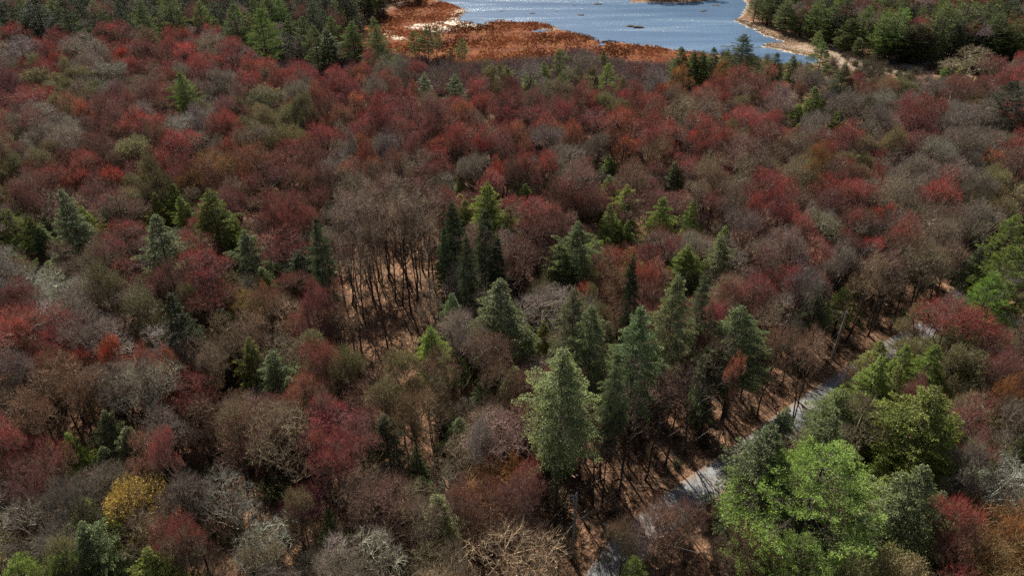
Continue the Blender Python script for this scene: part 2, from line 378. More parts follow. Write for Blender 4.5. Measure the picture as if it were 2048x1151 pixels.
def hemlock(seed, detail=1.0, H=18.0, RC=3.6, base=.16, droop=.22, tall=1.0):
    r = np.random.default_rng(seed)
    tr, cr = MB(), MB()
    k = 9; tt = np.linspace(0, 1, k); wob = np.cumsum(r.normal(0, .05, (k, 2)), 0)
    tr.tubes(np.stack([wob[:, 0], wob[:, 1], tt * H * .97], 1)[None], (.22 * (1 - .93 * tt) + .05 * np.exp(-tt * 20))[None], 7)
    nb = int(190 * (detail ** .5))
    s = np.sort(r.uniform(0, 1, nb)) ** .95
    prof = np.minimum(1, (1 - s) * 1.95 + .03) ** .95 * (1 - .30 * np.clip(.30 - s, 0, 1) / .30)
    z = H * (base + (1 - base) * s * .97)
    az = np.cumsum(np.full(nb, 2.39996)) + r.normal(0, .3, nb)
    sect = 1 + .22 * np.sin(az * 2 + r.uniform(0, 6)) * r.uniform(.3, 1) + .16 * np.sin(az * 3 + z * .9)
    Lb = RC * prof * sect * r.uniform(.55, 1.25, nb)
    x0 = np.interp(z, tt * H, wob[:, 0]); y0 = np.interp(z, tt * H, wob[:, 1])
    rise = r.uniform(-.02, .60, nb) * (.6 + .7 * s)
    o = np.stack([np.cos(az), np.sin(az), np.zeros(nb)], 1)
    P0 = np.stack([x0, y0, z], 1); P2 = P0 + o * Lb[:, None] + np.stack([0 * Lb, 0 * Lb, Lb * (rise - droop)], 1)
    P1 = P0 + o * Lb[:, None] * .5 + np.stack([0 * Lb, 0 * Lb, Lb * (rise * .8 + .04)], 1)
    C = bez(P0, P1, P2, 6)
    cr.tubes(C, np.linspace(.035, .008, 6)[None] * np.ones((nb, 1)), 3, tip=0, var=.3, mi=1)
    side = np.stack([-np.sin(az), np.cos(az), np.zeros(nb)], 1)
    n = int(25000 * detail); w = Lb / Lb.sum()
    bi = r.choice(nb, n, p=w); t = r.uniform(.12, 1.0, n) ** .75
    cc = (1 - t)[:, None] ** 2 * P0[bi] + 2 * (t * (1 - t))[:, None] * P1[bi] + (t ** 2)[:, None] * P2[bi]
    half = (Lb[bi] * .34 * (1 - t) + .16) * 1.0
    lat = r.uniform(-1, 1, n); lat = np.sign(lat) * np.abs(lat) ** .8
    p = cc + side[bi] * (lat * half)[:, None] + o[bi] * (np.abs(lat) * half * .55)[:, None]
    p[:, 2] += -np.abs(lat) * half * .28 + r.normal(0, .05, n)
    d = o[bi] * .8 + side[bi] * np.sign(lat)[:, None] * .65 + np.stack([0 * t, 0 * t, r.normal(-.18, .38, n)], 1) + r.normal(0, .28, (n, 3))
    out = np.clip(t * .7 + np.abs(lat) * .3, 0, 1)
    cr.leaves(p, r.uniform(.17, .36, n) / max(detail, .25) ** .42, dirn=d, tip=np.clip((out - .45) * 1.6, 0, 1) * r.uniform(.5, 1, n), var=np.clip(r.random(n) * .5 + .5 * r.random(nb)[bi], 0, 1), aspect=.34)
    # leader shoots
    return tr, cr

def pine(seed, detail=1.0, H=20.0, RC=4.0, base=.25, needle=1.0):
    r = np.random.default_rng(seed)
    tr, cr = MB(), MB()
    k = 9; tt = np.linspace(0, 1, k); wob = np.cumsum(r.normal(0, .06, (k, 2)), 0)
    tr.tubes(np.stack([wob[:, 0], wob[:, 1], tt * H * .96], 1)[None], (.26 * (1 - .90 * tt) + .06 * np.exp(-tt * 20))[None], 7)
    zs = []; azs = []; sl = []
    z = H * base
    while z < H * .985:
        m = r.integers(4, 7); a0 = r.uniform(0, 6.28)
        for i in range(m):
            zs.append(z + r.normal(0, .12)); azs.append(a0 + i * 6.283 / m + r.normal(0, .25))
        z += H * r.uniform(.038, .062) * (1.1 - .5 * (z / H))
    zs = np.array(zs); az = np.array(azs); nb = len(zs); s = (zs / H - base) / (1 - base)
    prof = np.clip((1 - s) * 1.7, 0.08, 1) ** .8 * np.clip(.55 + s * 1.6, 0, 1)
    Lb = RC * prof * r.uniform(.6, 1.18, nb) * (1 + .18 * np.sin(az + r.uniform(0, 6)))
    x0 = np.interp(zs, tt * H, wob[:, 0]); y0 = np.interp(zs, tt * H, wob[:, 1])
    o = np.stack([np.cos(az), np.sin(az), np.zeros(nb)], 1); side = np.stack([-np.sin(az), np.cos(az), np.zeros(nb)], 1)
    P0 = np.stack([x0, y0, zs], 1)
    rise = .02 + .55 * s ** 2 + r.normal(0, .06, nb)
    P2 = P0 + o * Lb[:, None] + np.stack([0 * Lb, 0 * Lb, Lb * (rise + .12)], 1)
    P1 = P0 + o * Lb[:, None] * .55 + np.stack([0 * Lb, 0 * Lb, Lb * rise * .3], 1)
    C = bez(P0, P1, P2, 6)
    cr.tubes(C, np.linspace(.05, .012, 6)[None] * np.ones((nb, 1)), 3, tip=0, var=.3, mi=1)
    nc = int(900 * detail) ; w = Lb / Lb.sum(); bi = r.choice(nb, nc, p=w)
    t = r.uniform(.25, 1, nc) ** .6
    cc = (1 - t)[:, None] ** 2 * P0[bi] + 2 * (t * (1 - t))[:, None] * P1[bi] + (t ** 2)[:, None] * P2[bi]
    half = Lb[bi] * .36 * np.sin(np.clip(t, 0, 1) * 2.6) + .12
    lat = r.uniform(-1, 1, nc)
    pc = cc + side[bi] * (lat * half)[:, None] + o[bi] * (np.abs(lat) * half * .5)[:, None] + np.stack([0 * t, 0 * t, r.uniform(0, .22, nc)], 1)
    j0 = cc
    cr.ribbons(np.stack([j0, pc], 1), .02, tip=0, mi=1, var=.4)
    m = int(13 / needle ** 1.6)
    ci = np.repeat(np.arange(nc), m); n = nc * m
    d = o[bi][ci] * .55 + side[bi][ci] * (np.sign(lat)[ci] * .35)[:, None] + [0, 0, .55] + r.normal(0, .72, (n, 3))
    d /= np.linalg.norm(d, axis=1, keepdims=True)
    sz = needle * r.uniform(.20, .40, n) / max(detail, .25) ** .35
    cr.leaves(pc[ci] + r.normal(0, .09, (n, 3)), sz, dirn=d, tip=np.clip(t[ci] * 1.2 - .35, 0, 1) * r.uniform(.4, 1, n), var=np.clip(.5 * r.random(nc)[ci] + .5 * r.random(n), 0, 1), aspect=.26)
    return tr, cr

def two(name, pair, mats):
    return (pair[0].mesh(name + '_trunk', [mats[0]]), pair[1].mesh(name + '_crown', [mats[1], mats[0]]))
def merge(name, pair, mats):
    """trunk and crown in one mesh for trees too far off to show their parts"""
    a, b = pair
    m = MB(); m.v = a.v + b.v; m.tip = a.tip + b.tip; m.var = a.var + b.var
    na = a.n
    m.t = list(a.t) + [x + na for x in b.t]; m.q = list(a.q) + [x + na for x in b.q]
    m.mt = [np.ones_like(x) for x in a.mt] + b.mt; m.mq = [np.ones_like(x) for x in a.mq] + b.mq
    m.n = a.n + b.n
    return m.mesh(name, [mats[1], mats[0]])

DM = (M_BARK, M_TWIG); CM = (M_PINEBARK, M_NEEDLE)
SPEC = {
    'dome':   [dict(seed=11 + i, detail=1.15, base=.50, lobes=(6, 9, 7, 10, 5, 8, 11)[i], limb=(1.0, 1.3, 1.1, 1.2, 1.0, 1.3, 1.1)[i], dens=.9, stems=(1, 1, 2, 1, 1, 3, 2)[i]) for i in range(7)],
    'vase':   [dict(seed=31 + i, detail=1.0, dens=.72, base=.42, sprawl=.7, stems=1 + i % 2, top_bias=.95, lobes=(8, 6, 9, 7, 10)[i], limb=1.35) for i in range(5)],
    'limby':  [dict(seed=41 + i, detail=.8, base=.30, sprawl=1, stems=1 + i % 2, top_bias=.8, lobes=8, limb=1.5, dens=.6) for i in range(3)],
    'tall':   [dict(seed=51 + i, detail=.62, base=.55, RC=4.2, top_bias=.7, lobes=5, dens=.3) for i in range(4)],
    'leafy':  [dict(seed=71 + i, detail=1.1, base=.30, leafy=1.0, sprawl=.3, lobes=7) for i in range(3)],
}
NEAR, FAR = {}, {}
for kk, lst in SPEC.items():
    NEAR[kk] = [two(kk, deciduous(**d), DM) for d in lst]
    FAR[kk] = [merge(kk + '_far', deciduous(**dict(d, detail=.42, twigw=.05, far=True, dens=1.0)), DM) for d in lst[:3]]
NEAR['hem'] = [two('hemlock', hemlock(101 + i, 1.6, base=(.14, .3, .2, .25, .1)[i], droop=(.22, .12, .3, .18, .25)[i]), CM) for i in range(5)]
NEAR['hemtall'] = [two('hemlock_tall', hemlock(161 + i, 1.9, H=26, RC=3.8, base=.40), CM) for i in range(3)]
FAR['hem'] = [merge('hemlock_far', hemlock(111 + i, .4), CM) for i in range(2)]
NEAR['hemwide'] = [two('hemlock_wide', hemlock(171 + i, 3.2, H=18, RC=5.4, base=.15, droop=.12), CM) for i in range(2)]
NEAR['pine'] = [two('pine', pine(121 + i, 3.4), CM) for i in range(3)]
NEAR['bigpine'] = [two('big_pine', pine(141, 4.0, H=20, RC=4.6, base=.22, needle=.8), CM)]
FAR['pine'] = [merge('pine_far', pine(131 + i, 1.3, base=.15), CM) for i in range(3)]
BASE = {'dome': (18, 5), 'vase': (18, 5), 'limby': (18, 5), 'tall': (18, 4.2), 'leafy': (18, 5), 'hem': (18, 3.6), 'hemtall': (26, 3.8), 'hemwide': (18, 5.4), 'pine': (20, 4.0), 'bigpine': (20, 4.6)}

# ------------------------------------------------------------------ colour codes: species, form, bud tint, bark tint, words for the label
CODE = {
 'R': ('red_maple', 'dome', (.55, .078, .064), (.22, .145, .115), 'bright red budding maple'),
 'C': ('red_maple', 'dome', (.45, .068, .062), (.20, .135, .11), 'crimson-tinged budding maple'),
 'V': ('red_maple', 'dome', (.62, .095, .028), (.21, .13, .09), 'vermilion budding maple'),
 'S': ('red_maple', 'dome', (.54, .155, .085), (.24, .165, .125), 'salmon-red budding maple'),
 'D': ('red_maple', 'dome', (.27, .085, .072), (.19, .13, .105), 'dull maroon maple'),
 'B': ('bare_oak', 'vase', (.28, .125, .075), (.22, .155, .11), 'russet-brown twiggy tree'),
 'O': ('red_maple', 'dome', (.44, .18, .04), (.22, .15, .08), 'rust-orange budding tree'),
 'G': ('bare_tree', 'dome', (.215, .180, .145), (.28, .235, .19), 'grey leafless tree'),
 'N': ('bare_oak', 'vase', (.195, .135, .090), (.29, .22, .155), 'brown leafless oak'),
 'W': ('bare_tree', 'limby', (.22, .185, .145), (.44, .40, .34), 'pale-limbed leafless tree'),
 'L': ('budding_tree', 'leafy', (.24, .225, .095), (.24, .19, .13), 'olive-green budding tree'),
 'Y': ('amber_tree', 'leafy', (.56, .36, .08), (.22, .15, .09), 'amber-leafed tree'),
 'H': ('hemlock', 'hem', (.150, .182, .088), None, 'grey-green hemlock'),
 'K': ('hemlock', 'hem', (.175, .225, .052), None, 'yellow-green hemlock'),
 'F': ('hemlock', 'hem', (.055, .075, .034), None, 'dark green hemlock'),
 'P': ('white_pine', 'pine', (.110, .150, .042), None, 'green white pine'),
 'Q': ('white_pine', 'pine', (.140, .208, .040), None, 'bright green white pine'),
 'J': ('white_pine', 'pine', (.034, .050, .026), None, 'dark green pine'),
}
SHORT = {'B': 'W', }
HT = {'hemwide': 17.5, 'hemtall': 25, 'dome': 17.5, 'vase': 16.5, 'limby': 15.5, 'tall': 21, 'leafy': 15, 'hem': 18, 'pine': 20, 'bigpine': 21}
#HAND
# ------------------------------------------------------------------ trees one can tell apart in the photograph
# per colour code: apex pixel x, y and crown width in photo pixels (turned into a real place by P at the tree's height)
HAND = {
 'R': "42 165 80 443 220 48 260 212 60 154 296 52 352 254 84 459 265 40 373 82 50 243 90 30 777 130 50 793 227 55 965 154 55 960 182 45 991 302 30 1056 300 50 1330 232 55 1400 248 40 1436 140 45 1499 208 62 1558 215 38 1413 248 45 1697 350 60 1901 350 80 1532 380 42 1611 420 48 1822 422 65 407 408 85 1222 490 80 1477 557 60 1040 905 90 1920 592 120 1850 758 45 1928 975 80 590 1140 50 7 625 40 2030 128 40 1723 142 40 1145 240 46 1083 222 56",
 'C': "18 40 45 104 59 50 68 77 35 235 38 60 339 45 38 415 43 40 454 74 60 300 223 40 548 133 35 605 130 60 709 154 40 673 125 42 741 92 34 829 112 55 764 177 45 858 224 60 913 248 42 642 245 75 616 232 30 1004 180 52 1168 156 60 1268 172 55 1317 185 55 1015 229 40 1004 248 55 1482 126 55 1829 196 42 1687 245 50 1710 232 45 1565 383 50 1760 317 30 2043 218 30 205 450 60 410 488 92 622 550 66 542 408 46 626 676 76 1050 390 112 1330 445 100 1540 540 76 1425 598 60 920 935 74 632 840 42 62 885 60 323 862 55 295 1040 74 1960 775 80 1970 855 72 1998 637 72 1713 412 50 1600 520 40 888 372 62",
 'V': "1241 214 92 222 675 46 278 680 46 334 686 42 243 92 26 1300 515 46",
 'S': "334 134 36 162 192 36 497 278 86 636 156 45 717 125 40 824 156 32 923 196 44 735 271 46 1041 235 40 1145 231 40 1730 255 26 1598 162 30 1545 123 40 1750 150 50 2037 265 30 605 748 80 1322 510 62 1477 700 40 683 198 45",
 'D': "198 42 50 276 80 50 396 124 45 5 130 40 281 152 50 208 178 45 438 186 45 216 205 45 167 228 50 182 264 50 31 280 45 871 196 45 662 182 40 832 261 50 1062 170 45 1145 164 35 1025 300 50 1275 310 50 939 122 40 1025 148 45 1265 125 60 1522 142 40 1994 108 60 1915 146 70 1869 218 40 1717 321 40 1664 364 50 1713 400 66 1730 168 50 225 372 92 35 360 62 330 512 76 521 568 76 25 548 62 1532 488 80 1115 400 62 20 930 80 975 962 120 1855 735 42 2030 690 62 1940 1030 100 715 820 80 1365 995 90 800 300 60 590 330 66 640 310 60 1180 365 60",
 'B': "265 852 86 115 703 112 612 715 80 880 685 90 985 660 96 1225 530 82 1160 665 60 1330 985 110 1262 1035 70 820 770 100 1000 715 90 140 745 80 40 790 90 1640 650 80 1560 640 70",
 'O': "417 290 94 1364 125 46 1450 113 40 1651 275 52 521 552 22 1025 893 24 2030 1010 80 2040 730 60",
 'G': "30 68 70 160 60 70 167 98 42 412 58 50 438 131 40 196 119 66 276 197 56 391 155 40 388 202 56 73 231 72 117 246 66 600 156 50 767 104 50 800 107 40 743 146 40 696 250 34 780 250 50 1093 245 72 1192 263 52 947 302 60 1056 117 60 1163 99 70 1312 128 50 1611 122 45 1638 135 40 1773 172 60 1697 170 55 1855 146 60 1648 218 50 1760 205 60 1928 202 70 1565 160 40 1878 271 82 1845 298 60 1944 245 70 1994 258 60 1816 340 62 1961 330 56 1499 410 72 1961 390 62 156 595 82 265 715 112 20 690 70 120 945 82 348 945 92 715 372 92 915 615 70 950 840 60 1625 522 70 1695 465 60 1887 440 62 2030 790 70 1950 870 70 680 400 80 760 395 80 820 400 70 740 430 70",
 'N': "295 50 45 300 116 40 146 150 50 469 252 50 430 264 46 1116 151 52 1369 185 78 955 210 46 1322 266 66 1486 155 50 1955 90 92 1420 182 70 1532 200 45 1532 238 92 1598 258 62 1482 258 62 1680 304 62 1598 311 56 1763 373 60 1878 395 50 190 470 70 111 475 82 504 605 92 410 690 70 504 1060 80 340 1062 80 835 990 90 905 1070 90 860 745 90 1522 410 90 1750 495 70 1868 480 80 1793 500 70 1920 475 60 1737 785 112 1440 330 60 860 560 60 640 760 60 440 790 80 1400 350 60",
 'W': "97 530 92 200 640 82 330 650 62 45 985 110 445 935 112 650 1052 82 745 1050 118 1631 393 36 2010 900 120 1545 452 46",
 'L': "78 132 58 133 134 32 261 272 74 15 298 40 535 167 82 574 206 62 532 209 46 1158 127 32 1187 130 24 973 117 16 1247 148 20 1002 122 20 1816 137 22 1737 271 46 1515 182 22 2010 340 52 2010 390 46 257 575 100 690 680 62 790 705 90 584 985 76 1905 640 90 1975 715 92 1190 560 34 90 1065 60 1720 1120 90",
 'Y': "240 960 118",
 'H': "847 143 28 908 146 36 1351 321 48 1697 123 46 118 375 72 80 447 42 302 428 96 493 455 62 540 700 72 195 822 62 165 1040 90 1160 437 78 1120 480 60 992 550 118 1155 572 92 1195 615 92 1345 540 88 1280 620 96 1128 697 150 1055 655 60 770 828 76 830 890 52 1445 467 60 1495 605 106 1643 565 56 1570 810 62 1525 850 150 1660 830 90 1850 930 142 650 1018 46 1420 690 70 960 745 40 1235 700 60 1410 545 44",
 'F': "905 400 44 965 415 56 930 470 40 340 582 90 1965 490 60 1278 515 42 632 432 46 1382 540 44 885 450 34 1000 470 40",
 'K': "1220 308 36 1088 122 22 1056 138 26 1015 130 24 1207 99 15 1591 110 30 1631 172 42 1598 206 34 1684 215 36 1898 124 18 1925 130 16 160 408 48 52 430 46 302 385 44 361 390 42 410 376 76 458 420 52 545 552 18 487 675 72 135 865 56 299 1100 92 976 363 62 930 398 42 1052 365 42 920 350 26 1218 405 52 1257 440 36 1322 393 56 1385 400 42 1080 640 60 865 650 76 1815 690 72 1870 690 72 1765 715 92 1800 730 82 1885 775 130 20 395 30",
 'P': "506 -2 48 558 0 34 650 58 40 626 52 44 701 44 42 704 62 36 756 52 50 827 62 30 853 55 34 871 57 26 923 78 26 1492 67 58 1430 93 32 1410 100 26 1365 92 34 1390 98 24 1456 97 20 1552 103 28 1535 108 18 280 5 46 330 -8 50 393 5 42 462 10 46 14 418 52 928 718 32 1692 575 56 1121 97 32 575 30 30 530 25 36",
 'Q': "362 140 54 602 34 36 662 34 40 1215 128 42 1398 125 32 1651 86 42 2036 435 80 2025 495 92 1990 550 90 40 1118 120 120 1110 110 190 1122 90 1270 1118 62 519 20 52",
 'J': "902 96 15 2030 165 74 122 0 46 66 -5 62 10 5 42 1325 92 1 905 433 1",
}
HAND['J'] = HAND['J'].replace(' 1325 92 1 905 433 1', '')
# far pine wood on the right shore (apex x, y, width)
FARPINES = "1515 -6 40 1540 6 44 1578 0 46 1610 14 44 1640 2 46 1672 8 50 1596 30 40 1626 40 44 1660 36 46 1700 0 50 1735 14 46 1706 36 46 1740 45 50 1776 26 46 1804 20 62 1815 52 50 1850 48 60 1775 62 44 1690 66 40 1880 66 46 1840 76 50 1925 40 60 1955 46 52 2000 30 60 2040 40 50 1900 8 60 1945 0 56 1985 2 60 2030 0 60 2010 62 50 1970 70 46 1565 26 36 1720 76 36 1800 84 40 1640 62 30 1760 84 34 1870 92 34"

# special labels: landmarks for the others (code, x, y): label phrase used for reference, own label
LAND = {
 ('Y', 240, 960): 'the amber-leafed tree', ('V', 1241, 214): 'the broad vermilion maple', ('Q', 362, 140): 'the lone pine among red maples',
 ('O', 417, 290): 'the big rust-orange tree', ('R', 352, 254): 'the domed scarlet maple', ('P', 1492, 67): 'the tall lakeside pine',
 ('R', 1920, 592): 'the red maple over the road', ('H', 1128, 697): 'the broadest silvery hemlock', ('H', 992, 550): 'the silvery hemlock beside the clearing',
 ('H', 1160, 437): 'the tall pointed hemlock', ('H', 1495, 605): 'the round-topped roadside hemlock', ('H', 302, 428): 'the bushy twin-topped hemlock',
 ('R', 407, 408): 'the scarlet maple among hemlocks', ('F', 632, 432): 'the slim column-shaped hemlock', ('C', 1050, 390): 'the wide crimson-capped maple',
 ('R', 1901, 350): 'the large rosy-crowned maple', ('J', 2030, 165): 'the dark spreading pine', ('W', 2010, 900): 'the white-limbed roadside tree',
 ('R', 1040, 905): 'the forked red maple by the pole', ('K', 135, 865): 'the lime-tipped hemlock', ('W', 745, 1050): 'the whitest leafless tree',
 ('N', 1369, 185): 'the vase-shaped bare oak', ('O', 1651, 275): 'the small rusty maple', ('C', 1829, 196): 'the peaked crimson maple',
 ('H', 1525, 850): 'the shaggy hemlock over the road', ('K', 1885, 775): 'the big yellow-green hemlock', ('L', 535, 167): 'the flat olive tree',
 ('L', 261, 272): 'the round olive-grey tree', ('P', 756, 52): 'the fan-shaped marsh pine', ('S', 923, 196): 'the small salmon maple',
 ('W', 445, 935): 'the wide pale-limbed tree', ('C', 410, 488): 'the rounded crimson-grey maple', ('V', 278, 680): 'the vermilion trio',
 ('P', 928, 718): 'the narrow dark spruce-like pine', ('Q', 1215, 128): 'the lime-green marsh pine', ('K', 1220, 308): 'the feathery olive hemlock',
 ('R', 42, 165): 'the scarlet maple at the wood edge', ('K', 1631, 172): 'the leaning yellow-green hemlock', ('P', 1692, 575): 'the dark roadside pine',
 ('Q', 2025, 495): 'the vivid green roadside pine', ('L', 257, 575): 'the yellowish olive tree', ('Q', 40, 1118): 'the vivid pine at the bottom corner',
 ('C', 104, 59): 'the deep crimson far maple', ('P', 506, -2): 'the tallest far pine', ('H', 770, 828): 'the isolated feathery hemlock',
}
# polygons in photo pixels on the ground
LAKE = [(840,-24),(868,0),(905,8),(930,18),(926,30),(912,42),(940,44),(962,50),(978,43),(1000,40),(1030,44),(1060,43),(1092,48),(1112,56),(1140,63),(1168,68),(1186,76),(1204,84),(1240,84),(1290,90),(1345,98),(1400,103),(1470,110),(1520,116),(1560,127),(1600,128),(1640,124),(1626,113),(1598,109),(1560,100),(1526,91),(1528,87),(1545,84),(1568,84),(1545,76),(1515,62),(1490,52),(1471,42),(1474,38),(1488,22),(1494,6),(1480,-8),(1380,4),(1262,5),(1258,-8),(1150,-10),(1148,-24),(1000,-28)]
GLARE = [[(818,52),(850,47),(868,45),(884,50),(905,57),(935,55),(955,52),(975,46),(950,44),(926,42),(912,41),(925,30),(930,18),(916,20),(905,30),(890,44),(880,44),(893,50),(918,54),(900,62),(880,66),(850,66),(820,60)],
         [(776,62),(784,66),(796,74),(815,82),(780,80),(770,72)]]  # bank and marsh pools where sun glare is painted on the ground
POOLS = [[(1201,84),(1208,84),(1206,92),(1199,91)], [(1078,58),(1100,60),(1082,63),(1068,61)]]
MARSH = [(640,110),(700,60),(745,40),(800,18),(850,-5),(900,2),(935,14),(930,45),(1000,38),(1060,40),(1130,58),(1190,74),(1250,82),(1360,97),(1400,104),(1395,140),(1200,150),(950,140),(880,130),(700,130)]
SPIT = [(1465,42),(1474,38),(1520,48),(1570,64),(1640,80),(1700,112),(1800,130),(1900,138),(1800,150),(1660,140),(1600,112),(1560,101),(1520,93),(1524,86),(1568,85),(1540,76),(1500,56)]
CLEAR = [(640,470),(900,470),(905,600),(870,640),(860,690),(800,745),(745,760),(715,735),(690,640)]
CLEAR2 = [(350,1040),(395,960),(430,960),(470,1010),(480,1151),(360,1200)]
ROADC = [(1130,1290),(1168,1200),(1212,1140),(1268,1078),(1345,1015),(1425,962),(1520,890),(1608,828),(1672,780),(1740,728),(1815,685),(1880,647),(1930,612),(2010,575),(2120,540),(2300,500)]
SKY_E = [(-400,38),(0,38),(170,35),(260,35),(400,42),(480,60),(520,95),(600,115),(720,94),(830,110),(920,120),(1000,120),(1060,114),(1160,98),(1260,122),(1340,120),(1380,128),(1480,122),(1560,122),(1640,130),(1760,140),(1880,130),(1900,92),(2048,82),(2500,80)]

def pts(s):
    a = [float(x) for x in s.split()]
    return [tuple(a[i:i + 3]) for i in range(0, len(a), 3)]
def gpoly(poly): return np.array([P(x, y, 0) for x, y in poly])
def inside(poly, X, Y):
    X = np.asarray(X, float); Y = np.asarray(Y, float); r = np.zeros(X.shape, bool); n = len(poly); j = n - 1
    for i in range(n):
        xi, yi = poly[i]; xj, yj = poly[j]
        if yi != yj: r ^= ((yi > Y) != (yj > Y)) & (X < (xj - xi) * (Y - yi) / (yj - yi) + xi)
        j = i
    return r
def segdist(poly, X, Y, closed=True):
    D = np.full(np.shape(X), 1e9); n = len(poly)
    for i in range(n if closed else n - 1):
        a = poly[i]; b = poly[(i + 1) % n]; ab = b - a; t = np.clip(((X - a[0]) * ab[0] + (Y - a[1]) * ab[1]) / (ab @ ab + 1e-9), 0, 1)
        D = np.minimum(D, np.hypot(X - a[0] - t * ab[0], Y - a[1] - t * ab[1]))
    return D
def wob(X, Y, s, seed=0):
    r = np.random.default_rng(900 + seed); o = 0
    for k in range(7):
        a = r.uniform(0, 6.28); f = s * 1.6 ** k / 3; o = o + np.sin((X * math.cos(a) + Y * math.sin(a)) * f + r.uniform(0, 6.28)) * .6 ** k
    return o / 1.6
gl = gpoly(LAKE); gpools = [gpoly(p) for p in POOLS]; gm = gpoly(MARSH); gsp = gpoly(SPIT); gc = gpoly(CLEAR); gc2 = gpoly(CLEAR2); gw = [gpoly(p) for p in GLARE]
road_c = gpoly(ROADC)

# ------------------------------------------------------------------ ground, lake, road
def grid_lines(lo, hi, a, b, fine, coarse):
    return np.unique(np.concatenate([np.arange(lo, a, coarse), np.arange(a, b, fine), np.arange(b, hi + coarse, coarse)]))
xs = grid_lines(-900, 900, -80, 170, .8, 12); ys = grid_lines(-60, 1200, 195, 400, .8, 8)
X, Y = np.meshgrid(xs, ys)
def lake_sd(X, Y):
    d = segdist(gl, X, Y); s = np.where(inside(gl, X, Y), -d, d)
    for p in gpools:
        dp = segdist(p, X, Y); s = np.minimum(s, np.where(inside(p, X, Y), -dp, dp))
    return s + .7 * wob(X, Y, .9, 1) + .8 * wob(X, Y, 3.2, 2)
sd = lake_sd(X, Y)
Z = np.where(sd < 0, -1.2 * np.clip(-sd / 2.5, 0, 1) ** .7 - .25, -.25 + .3 * np.clip(sd / 3.0, 0, 1))
mz = np.clip(1 - segdist(gm, X, Y) / 5, 0, 1); mz = np.where(inside(gm, X, Y), 1, mz)
sm = np.where(inside(gsp, X, Y), 1, np.clip(1 - segdist(gsp, X, Y) / 1.5, 0, 1))
far = sd > 6
Z = np.where(far, Z + (1 - mz) * .18 * wob(X, Y, .25, 3), Z)
mb = MB(); idx = np.arange(X.size).reshape(X.shape)
mb.add(np.stack([X, Y, Z], -1), quads=np.stack([idx[:-1, :-1], idx[:-1, 1:], idx[1:, 1:], idx[1:, :-1]], -1))
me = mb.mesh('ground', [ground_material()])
painted_glare = np.zeros_like(sd)  # glare off wet bank and pools, painted into the ground colour
for p in gw: painted_glare = np.maximum(painted_glare, np.clip(.15 - np.where(inside(p, X, Y), -1, 1) * np.minimum(segdist(p, X, Y), 1.4) + 1.5 * wob(X, Y, 2.6, 9) + .6 * rng.normal(0, 1, X.shape), 0, 1) * (inside(p, X, Y) | (segdist(p, X, Y) < 1.6)))
glare_fringe = np.clip(1 - np.abs(sd - .3) / 1.2, 0, 1) * (wob(X, Y, .5, 5) > -.35)  # bright rim of water glare painted along the shoreline
a = me.attributes.new('marsh', 'FLOAT', 'POINT'); a.data.foreach_set('value', (mz * (1 - sm)).astype(np.float32).ravel())
a = me.attributes.new('pale', 'FLOAT', 'POINT'); a.data.foreach_set('value', np.clip(sm * .45 + glare_fringe * .55 + painted_glare, 0, 1).astype(np.float32).ravel())
for p in me.polygons: p.use_smooth = True
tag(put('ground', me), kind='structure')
mb = MB(); mb.add([(-120, 180, -.3), (200, 180, -.3), (200, 520, -.3), (-120, 520, -.3)], quads=[[0, 1, 2, 3]])
tag(put('lake_water', mb.mesh('lake_water', [water_material()])), kind='structure')

def smooth_line(c, step=1.5):
    seg = np.hypot(*np.diff(c, axis=0).T); s = np.concatenate([[0], np.cumsum(seg)]); q = np.arange(0, s[-1], step)
    x = np.interp(q, s, c[:, 0]); y = np.interp(q, s, c[:, 1]); k = np.ones(13) / 13
    xp = np.convolve(np.pad(x, 6, 'edge'), k, 'valid'); yp = np.convolve(np.pad(y, 6, 'edge'), k, 'valid')
    return np.stack([xp, yp], 1)
rc = smooth_line(road_c); T = np.gradient(rc, axis=0); T /= np.linalg.norm(T, axis=1, keepdims=True); NN = np.stack([-T[:, 1], T[:, 0]], 1)
prof = np.array([-2.2, -1.8, -1.1, 0, 1.1, 1.8, 2.2]); ez = np.array([.05, .10, .14, .18, .14, .10, .05]); ee = np.array([1, .45, 0, .12, 0, .45, 1])
wj = 1 + .06 * wob(rc[:, 0], rc[:, 1], .7, 8)
V = np.concatenate([(rc[:, None] + NN[:, None] * (prof[None] * wj[:, None])[..., None]), np.broadcast_to(ez[None, :, None] + .12, (len(rc), 7, 1))], -1)
i = np.arange(len(rc) - 1)[:, None]; j = np.arange(6)[None]; b0 = i * 7 + j
mb = MB(); mb.add(V, quads=np.stack([b0, b0 + 7, b0 + 8, b0 + 1], -1)); me = mb.mesh('road', [road_material()])
a = me.attributes.new('edge', 'FLOAT', 'POINT'); a.data.foreach_set('value', np.tile(ee, len(rc)).astype(np.float32))
tag(put('road', me), kind='structure')

